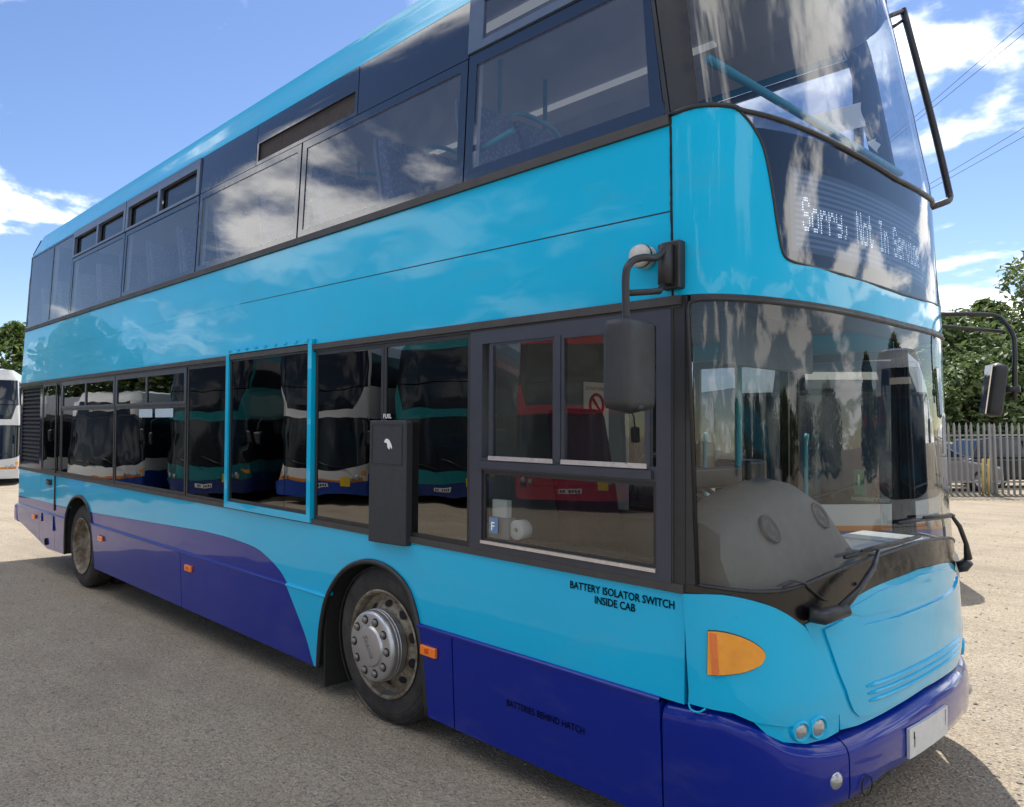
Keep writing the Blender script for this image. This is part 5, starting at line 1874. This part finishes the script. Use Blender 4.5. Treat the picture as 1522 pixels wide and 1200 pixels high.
# ------------------------------------------------------------------ palisade fence
GALV = simple('galvanised_steel', (.27, .265, .255), .55, metal=.25, var=.25, scale=8, bump=.15)
RUST = simple('rusty_steel', (.22, .13, .08), .8, var=.35, scale=14, bump=.3)
YEL = simple('yellow_post', (.50, .38, .12), .6, var=.2, scale=10)
f0, f1 = np.array([-14.2, 13.6]), np.array([4.3, 33.4])
fd = (f1 - f0) / np.linalg.norm(f1 - f0)
fn = np.array([fd[1], -fd[0]])
fl = np.linalg.norm(f1 - f0)
fence = empty('palisade_fence', (f0[0], f0[1], 0), math.atan2(fd[1], fd[0]))
tag(fence, 'grey galvanised palisade fence with spiked pales along the yard edge', 'fence')
FH = 2.05


def pale_mesh(name, m):
    w, d = .034, .010
    prof = [(-w, 0), (-w * .45, -.022), (w * .45, -.022), (w, 0)]
    mb = MB()
    rows = []
    for z, s_ in ((.06, 1), (FH - .16, 1), (FH - .10, 1.0), (FH, .12)):
        rows.append([(x * s_, y, z) for x, y in prof] + [(x * s_, y + .004, z) for x, y in prof[::-1]])
    mb.loft(rows, True, False)
    o = mb.obj(name, m, fence)
    return o


pl0 = pale_mesh('pale', GALV)
pr0 = pale_mesh('pale', RUST)
npale = int(fl / .155)
for i in range(npale):
    src = pr0 if random.random() < .07 else pl0
    o = bpy.data.objects.new('pale', src.data)
    col.objects.link(o)
    o.parent = fence
    o.location = (i * .155, random.uniform(-.003, .003), random.uniform(-.015, .015))
    o.rotation_euler = (0, random.uniform(-.012, .012), 0)
pl0.location = (-.155, 0, 0)
pr0.location = (npale * .155, 0, 0)
for z in (.40, 1.70):
    MB().box(-.2, fl + .2, .004, .05, z - .025, z + .025).obj('rail', GALV, fence)
for i in range(int(fl / 2.75) + 1):
    MB().box(i * 2.75 - .05, i * 2.75 + .05, .05, .12, -.05, 2.0).obj('post', GALV, fence)
yp = []
for k, u in enumerate((11.45, 13.35, 13.50)):
    mb = MB().tube([(0, 0, 0), (.02, .0, 1.35 if k == 0 else 1.05)], .028, 10)
    o = mb.obj('marker_post', YEL)
    q = f0 + fd * u + fn * .10
    o.location = (q[0], q[1], 0)
    tag(o, ('tall' if k == 0 else 'short') + ' yellow tube post leaning on the palisade fence' + ('', ', paired, beside the tall post', ', paired, farther from the tall post')[k], 'post', 'yellow posts by the fence' if k else None)

# rough verge under the fence
VERGE = simple('weedy_verge', (.10, .095, .065), .95, var=.5, scale=3, bump=.6, bscale=12)
mb = MB()
for i in range(60):
    u = i / 59 * (fl + 2) - 1
    for side in (-1, 1):
        q = f0 + fd * u + fn * (.25 * side + random.uniform(-.05, .05))
        mb.v.append((q[0], q[1], .0 if side > 0 else .0))
    q = f0 + fd * u
    mb.v.append((q[0], q[1], .05 + random.uniform(0, .05)))
for i in range(59):
    a = i * 3
    mb.f += [(a, a + 3, a + 5, a + 2), (a + 2, a + 5, a + 4, a + 1)]
    mb.sm += [True, True]
tag(mb.obj('verge', VERGE), 'low weedy earth strip under the palisade fence', 'verge', kind='structure')

# ------------------------------------------------------------------ cars behind the fence
def car(label, loc, head, colr, suv=False, group='cars parked behind the palisade fence', van=False):
    root = empty('parked_van' if van else 'parked_car', (loc[0], loc[1], 0), head)
    tag(root, label, 'van' if van else 'car', group)
    pm = paint('car_paint_%02x%02x%02x' % tuple(int(c * 255) for c in colr), colr, wav=.1)
    h = 1.62 if suv else 1.46
    if van:
        low = [(-2.5, .35), (-2.55, 1.1), (-2.5, 1.2), (1.35, 1.2), (2.3, 1.05), (2.5, .8), (2.52, .40), (2.4, .28), (-2.4, .28)]
        topz, cabp = 2.3, [(-2.48, 1.2), (-2.42, 2.2), (-2.3, 2.3), (.75, 2.3), (1.0, 2.2), (1.55, 1.2)]
        wd = .97
    else:
        low = [(-2.1, .38), (-2.16, .75), (-2.05, .96), (.75, .96), (1.75, .80), (2.08, .68), (2.12, .42), (2.0, .26), (-1.95, .26)]
        cabp = [(-1.98 if suv else -1.75, .96), (-1.70 if suv else -1.15, h - .06), (-1.3 if suv else -.75, h), (.10, h), (.32, h - .05), (1.02, .96)]
        wd = .88
    MB().prism(low, 'y', -wd, wd).obj('body', pm, root, bevel=.10, seg=3)
    zt_ = max(p[1] for p in cabp)
    zb_ = min(p[1] for p in cabp)
    mb = MB()
    inset = lambda z: wd - .02 - .15 * (z - zb_) / (zt_ - zb_)
    n_ = len(cabp)
    mb.add([(x, -inset(z), z) for x, z in cabp] + [(x, inset(z), z) for x, z in cabp], [tuple(range(n_)), tuple(range(n_, 2 * n_))[::-1]] + [(i, (i + 1) % n_, n_ + (i + 1) % n_, n_ + i) for i in range(n_)])
    mb.obj('cabin', pm, root, bevel=.04)
    cx_ = sum(p[0] for p in cabp) / n_
    cz_ = (zt_ + zb_) / 2
    win = [(cx_ + (x - cx_) * .90, cz_ + (z - cz_) * .70) for x, z in cabp]
    if van:
        win = [(.25, 1.28), (.30, 2.0), (.85, 2.0), (1.40, 1.28)]
    for sg_ in (1, -1):
        mb = MB()
        mb.add([(x, sg_ * (inset(z) + .006), z) for x, z in win], [tuple(range(len(win)))])
        w_ = mb.obj('side_window', DG, root, fix=False)
        if not van:
            MB().box(-.45, -.38, sg_ * inset(cz_) - .02, sg_ * inset(cz_) + .02, zb_ + .02, zt_ - .1).obj('door_pillar', pm, w_)
    e0, e1 = cabp[-1], cabp[-2]
    d_ = (Vector((e1[0], 0, e1[1])) - Vector((e0[0], 0, e0[1])))
    nv = Vector((d_.z, 0, -d_.x)).normalized() * .008
    q0, q1 = Vector((e0[0], 0, e0[1])) + d_ * .1 + nv, Vector((e0[0], 0, e0[1])) + d_ * .92 + nv
    mb = MB().add([(q0.x, -inset(q0.z) + .06, q0.z), (q0.x, inset(q0.z) - .06, q0.z), (q1.x, inset(q1.z) - .06, q1.z), (q1.x, -inset(q1.z) + .06, q1.z)], [(0, 1, 2, 3)])
    mb.obj('windscreen', DG, root, fix=False)
    if not van:
        e0, e1 = cabp[0], cabp[1]
        d_ = Vector((e1[0] - e0[0], 0, e1[1] - e0[1]))
        nv = Vector((-d_.z, 0, d_.x)).normalized() * .008
        q0, q1 = Vector((e0[0], 0, e0[1])) + d_ * .15 + nv, Vector((e0[0], 0, e0[1])) + d_ * .92 + nv
        MB().add([(q0.x, -inset(q0.z) + .08, q0.z), (q0.x, inset(q0.z) - .08, q0.z), (q1.x, inset(q1.z) - .08, q1.z), (q1.x, -inset(q1.z) + .08, q1.z)], [(0, 1, 2, 3)]).obj('rear_window', DG, root, fix=False)
    xf, xr_ = (1.55, -1.6) if van else (1.32, -1.28)
    for sg_ in (1, -1):
        for x in (xf, xr_):
            y0 = sg_ * (wd + .005)
            MB().lathe([(.001, y0 - sg_ * .02), (.2, y0 - sg_ * .03), (.21, y0), (.30, y0), (.33, y0 - sg_ * .03), (.33, y0 - sg_ * .2)], (x, 0, .33), 'y', 24).obj('wheel', TYRE, root)
            MB().lathe([(.001, y0 - sg_ * .004), (.19, y0 - sg_ * .006), (.20, y0 + sg_ * .002)], (x, 0, .33), 'y', 20).obj('rim', CHROME, root)
        xe_ = max(p[0] for p in low)
        MB().box(xe_ - .16, xe_ - .02, sg_ * (wd - .30) - .14, sg_ * (wd - .30) + .14, .62 if not van else .78, .74 if not van else .95).obj('headlight', CLEAR, root, bevel=.02)
        xb_ = min(p[0] for p in low)
        MB().box(xb_ - .01, xb_ + .10, sg_ * (wd - .14) - .08, sg_ * (wd - .14) + .08, .70, .90).obj('tail_lamp', simple('red_lens', (.5, .01, .01), .15, coat=1.0), root, bevel=.02)
    return root


hA = math.atan2(fd[1], fd[0])


def behind(u, d):
    q = f0 + fd * u - fn * d
    return (q[0], q[1])


car('silver hatchback behind the fence, nose towards the yellow posts', behind(10.2, 3.0), hA + PI / 2 + .25, (.42, .43, .44))
car('pale grey estate car close behind the fence pales', behind(13.2, 2.6), hA + .12, (.20, .20, .20))
car('white car in the second row behind the pale grey estate car', behind(11.8, 6.5), hA + .05, (.62, .62, .60), True)
car('dark grey tall car behind the fence beside the pale grey estate car', behind(17.5, 4.2), hA - .1, (.035, .038, .042), True)
car('white saloon car behind the fence, end of the second row', behind(17.0, 8.0), hA, (.60, .60, .58))
car('dark blue car behind the fence, seen through the windscreen', behind(6.3, 3.0), hA, (.02, .04, .10))
car('pale silver car behind the fence, beside the dark blue one', behind(3.0, 4.5), hA + .3, (.40, .41, .42))
car('white panel van standing by the fence at the open end of the yard', (-1.45, 23.75), math.atan2(.77, .64), (.62, .62, .61), van=True, group=None)

# ------------------------------------------------------------------ trees
def leaf_mat(nm, c0, c1):
    def mk(n_):
        b = NB(n_)
        oi = b.node('ShaderNodeNewGeometry')
        c = b.mix(oi.outputs['Random Per Island'], c0, c1)
        p = b.node('ShaderNodeBsdfPrincipled')
        b.put(p.inputs['Base Color'], c)
        p.inputs['Roughness'].default_value = .55
        t = b.node('ShaderNodeBsdfTranslucent')
        b.put(t.inputs[0], c)
        m = b.node('ShaderNodeMixShader')
        m.inputs[0].default_value = .45
        b.l.new(p.outputs[0], m.inputs[1])
        b.l.new(t.outputs[0], m.inputs[2])
        b.l.new(m.outputs[0], b.out.inputs['Surface'])
        return b.m
    return mat(nm, mk)


LEAF = [leaf_mat('leaf_dark', (.055, .095, .030), (.145, .195, .065)), leaf_mat('leaf_mid', (.055, .105, .022), (.15, .20, .055)), leaf_mat('leaf_grey', (.06, .095, .045), (.15, .18, .09))]
BARK = simple('bark', (.085, .070, .055), .9, var=.4, scale=6, bump=.6, bscale=20)


def tree(label, loc, h, r, seed, lm=0, trunk=.28, n=5200, leaf=.30, squash=.85, group='trees round the yard', base=.22):
    rg = np.random.default_rng(seed)
    root = empty('tree', (loc[0], loc[1], 0))
    tag(root, label, 'tree', group)
    mb = MB()
    tp = [Vector((0, 0, 0)), Vector((.1, .05, h * .25)), Vector((-.05, .1, h * .5)), Vector((.05, 0, h * .85))]
    mb.tube(tp, [trunk, trunk * .8, trunk * .5, .05], 10)
    cl = []
    nb = 26
    for i in range(nb):
        t = (i + .5) / nb
        z = h * (base + (1 - base) * t)
        prof = math.sin(PI * min(1, (t * .92 + .10)) ** .8) ** .7
        a = i * 2.4 + rg.random()
        rr = r * prof * (.35 + .65 * rg.random())
        c = np.array([rr * math.cos(a), rr * math.sin(a), z])
        cl.append((c, r * (.28 + .22 * rg.random()) * (.55 + .45 * prof)))
        if i % 2 == 0:
            s_ = Vector((0, 0, max(h * .15, z * .62)))
            mb.tube([s_, s_.lerp(Vector(c), .5) + Vector((0, 0, .2)), Vector(c)], [trunk * .3, trunk * .18, .03], 6)
    mb.obj('trunk', BARK, root)
    per = n // nb
    V, Fq = [], []
    pts = []
    for c, cr in cl:
        d = rg.normal(size=(per, 3))
        d /= np.linalg.norm(d, axis=1)[:, None]
        rad_ = cr * (.45 + .62 * rg.random(per) ** .6)
        p = c + d * rad_[:, None] * np.array([1, 1, squash])
        pts.append(p)
    pts = np.concatenate(pts)
    m_ = len(pts)
    nrm = rg.normal(size=(m_, 3))
    nrm[:, 2] = np.abs(nrm[:, 2]) + .5
    nrm /= np.linalg.norm(nrm, axis=1)[:, None]
    t1 = np.cross(nrm, rg.normal(size=(m_, 3)))
    t1 /= np.linalg.norm(t1, axis=1)[:, None]
    t2 = np.cross(nrm, t1)
    s_ = leaf * (.5 + .8 * rg.random(m_))[:, None]
    q = np.stack([pts - t1 * s_, pts - t2 * s_ * .45 + nrm * s_ * .1, pts + t1 * s_, pts + t2 * s_ * .45 + nrm * s_ * .1], 1).reshape(-1, 3)
    me = bpy.data.meshes.new('crown')
    me.from_pydata(q.tolist(), [], (np.arange(m_ * 4).reshape(-1, 4)).tolist())
    me.materials.append(LEAF[lm])
    o = bpy.data.objects.new('crown', me)
    col.objects.link(o)
    o.parent = root
    return root


def at_px(px, depth):
    d = F_W + R_W * (px - CX) / F_PX
    return (CAM_W[0] + d[0] * depth, CAM_W[1] + d[1] * depth)


GR = 'trees beyond the palisade fence'
tree('tall broad dark green tree beyond the fence, tallest by the power lines', at_px(1600, 42), 12.2, 4.8, 11, 0, n=9000, leaf=.22, group=GR)
tree('rounded mid-green tree beyond the fence behind the nearside mirror', at_px(1470, 46), 9.4, 3.6, 12, 1, n=7500, leaf=.22, group=GR)
tree('dark bushy tree beyond the fence beside the windscreen edge', at_px(1415, 40), 7.4, 3.2, 13, 0, n=7500, leaf=.20, group=GR)
tree('low dark thicket tree filling the gap behind the parked cars', at_px(1525, 36), 5.6, 3.6, 14, 0, n=7500, leaf=.19, base=.05, group=GR)
tree('low dark thicket tree at the near end of the tree belt', at_px(1440, 36), 5.0, 3.4, 15, 0, n=7500, leaf=.19, base=.05, group=GR)
tree('grey-green tree behind the windscreen reflections', at_px(1330, 50), 8.0, 4.2, 16, 2, n=5000, leaf=.26, group=GR)
tree('grey-green low tree deeper inside the windscreen view', at_px(1215, 52), 6.6, 4.4, 17, 2, n=5000, leaf=.26, group=GR)
tree('slim tall poplar-like tree past the open end of the fence', (14, 40), 6.6, 2.6, 18, 0, n=6000, leaf=.24, group=GR, base=.1)
tree('second slim tall poplar-like tree past the open end of the fence', (22, 40), 6.0, 2.8, 19, 0, n=6000, leaf=.24, group=GR, base=.1)
GL = 'trees behind the tail of the bus'
tree('sunlit green tree behind the white double-deckers', at_px(18, 48), 8.6, 3.4, 21, 1, n=7000, leaf=.22, group=GL)
tree('sunlit green tree at the outer side of the white double-deckers', at_px(-60, 50), 8.0, 3.4, 22, 1, n=4000, leaf=.3, group=GL)
GF = 'trees ahead of the bus, mirrored in its windscreen'
for i, (x, y, h_) in enumerate(((58, -24, 4.6), (62, -12, 5.4), (57, 0, 4.4), (60, 11, 5.2), (56, 22, 4.8), (52, 33, 5.8), (42, 42, 5.2))):
    tree(('low', 'tall', 'bushy', 'broad', 'round', 'highest', 'leaning')[i] + ' green tree ahead of the bus across the yard', (x, y), h_, 5.6, 60 + i, i % 3, n=3600, leaf=.42, base=.06, group=GF)
GO = 'trees behind the row of opposite buses'
tree('dark tree mirrored in the rear upper windows', (-44, -11), 9.2, 4.4, 23, 0, n=6000, leaf=.3, group=GO)
tree('broad dark tree mirrored beside the first in the rear upper windows', (-43, -16), 6.4, 4.0, 24, 0, n=6000, leaf=.3, group=GO)
tree('mid-green tree behind the teal buses opposite', (-33, -22), 4.6, 3.6, 25, 1, n=5000, leaf=.3, group=GO)

# ------------------------------------------------------------------ overhead power lines
CABLE = simple('cable', (.03, .03, .035), .6)


def cable(label, pxa, da, pxb, db, sag=0.4):
    pa = [CAM_W + (F_W + R_W * (pxa[0] - CX) / F_PX - U_W * (pxa[1] - CY) / F_PX) * da]
    pb = [CAM_W + (F_W + R_W * (pxb[0] - CX) / F_PX - U_W * (pxb[1] - CY) / F_PX) * db]
    A, B = Vector(pa[0]), Vector(pb[0])
    dv = B - A
    A2, B2 = A - dv * .9, B + dv * 1.2
    pts = []
    for t in np.linspace(0, 1, 24):
        p = A2.lerp(B2, t)
        pts.append(p)
    mb = MB().tube(pts, .022, 5)
    return tag(mb.obj('overhead_cable', CABLE), label, 'cable', 'overhead power cables')


cable('upper power cable of the higher pair crossing the sky', (1362, 172), 70, (1522, 34), 52)
cable('lower power cable of the higher pair crossing the sky', (1362, 180), 70, (1522, 50), 52)
cable('upper power cable of the lower pair crossing the sky', (1378, 276), 74, (1522, 190), 60)
cable('lower power cable of the lower pair crossing the sky', (1378, 284), 74, (1522, 203), 60)
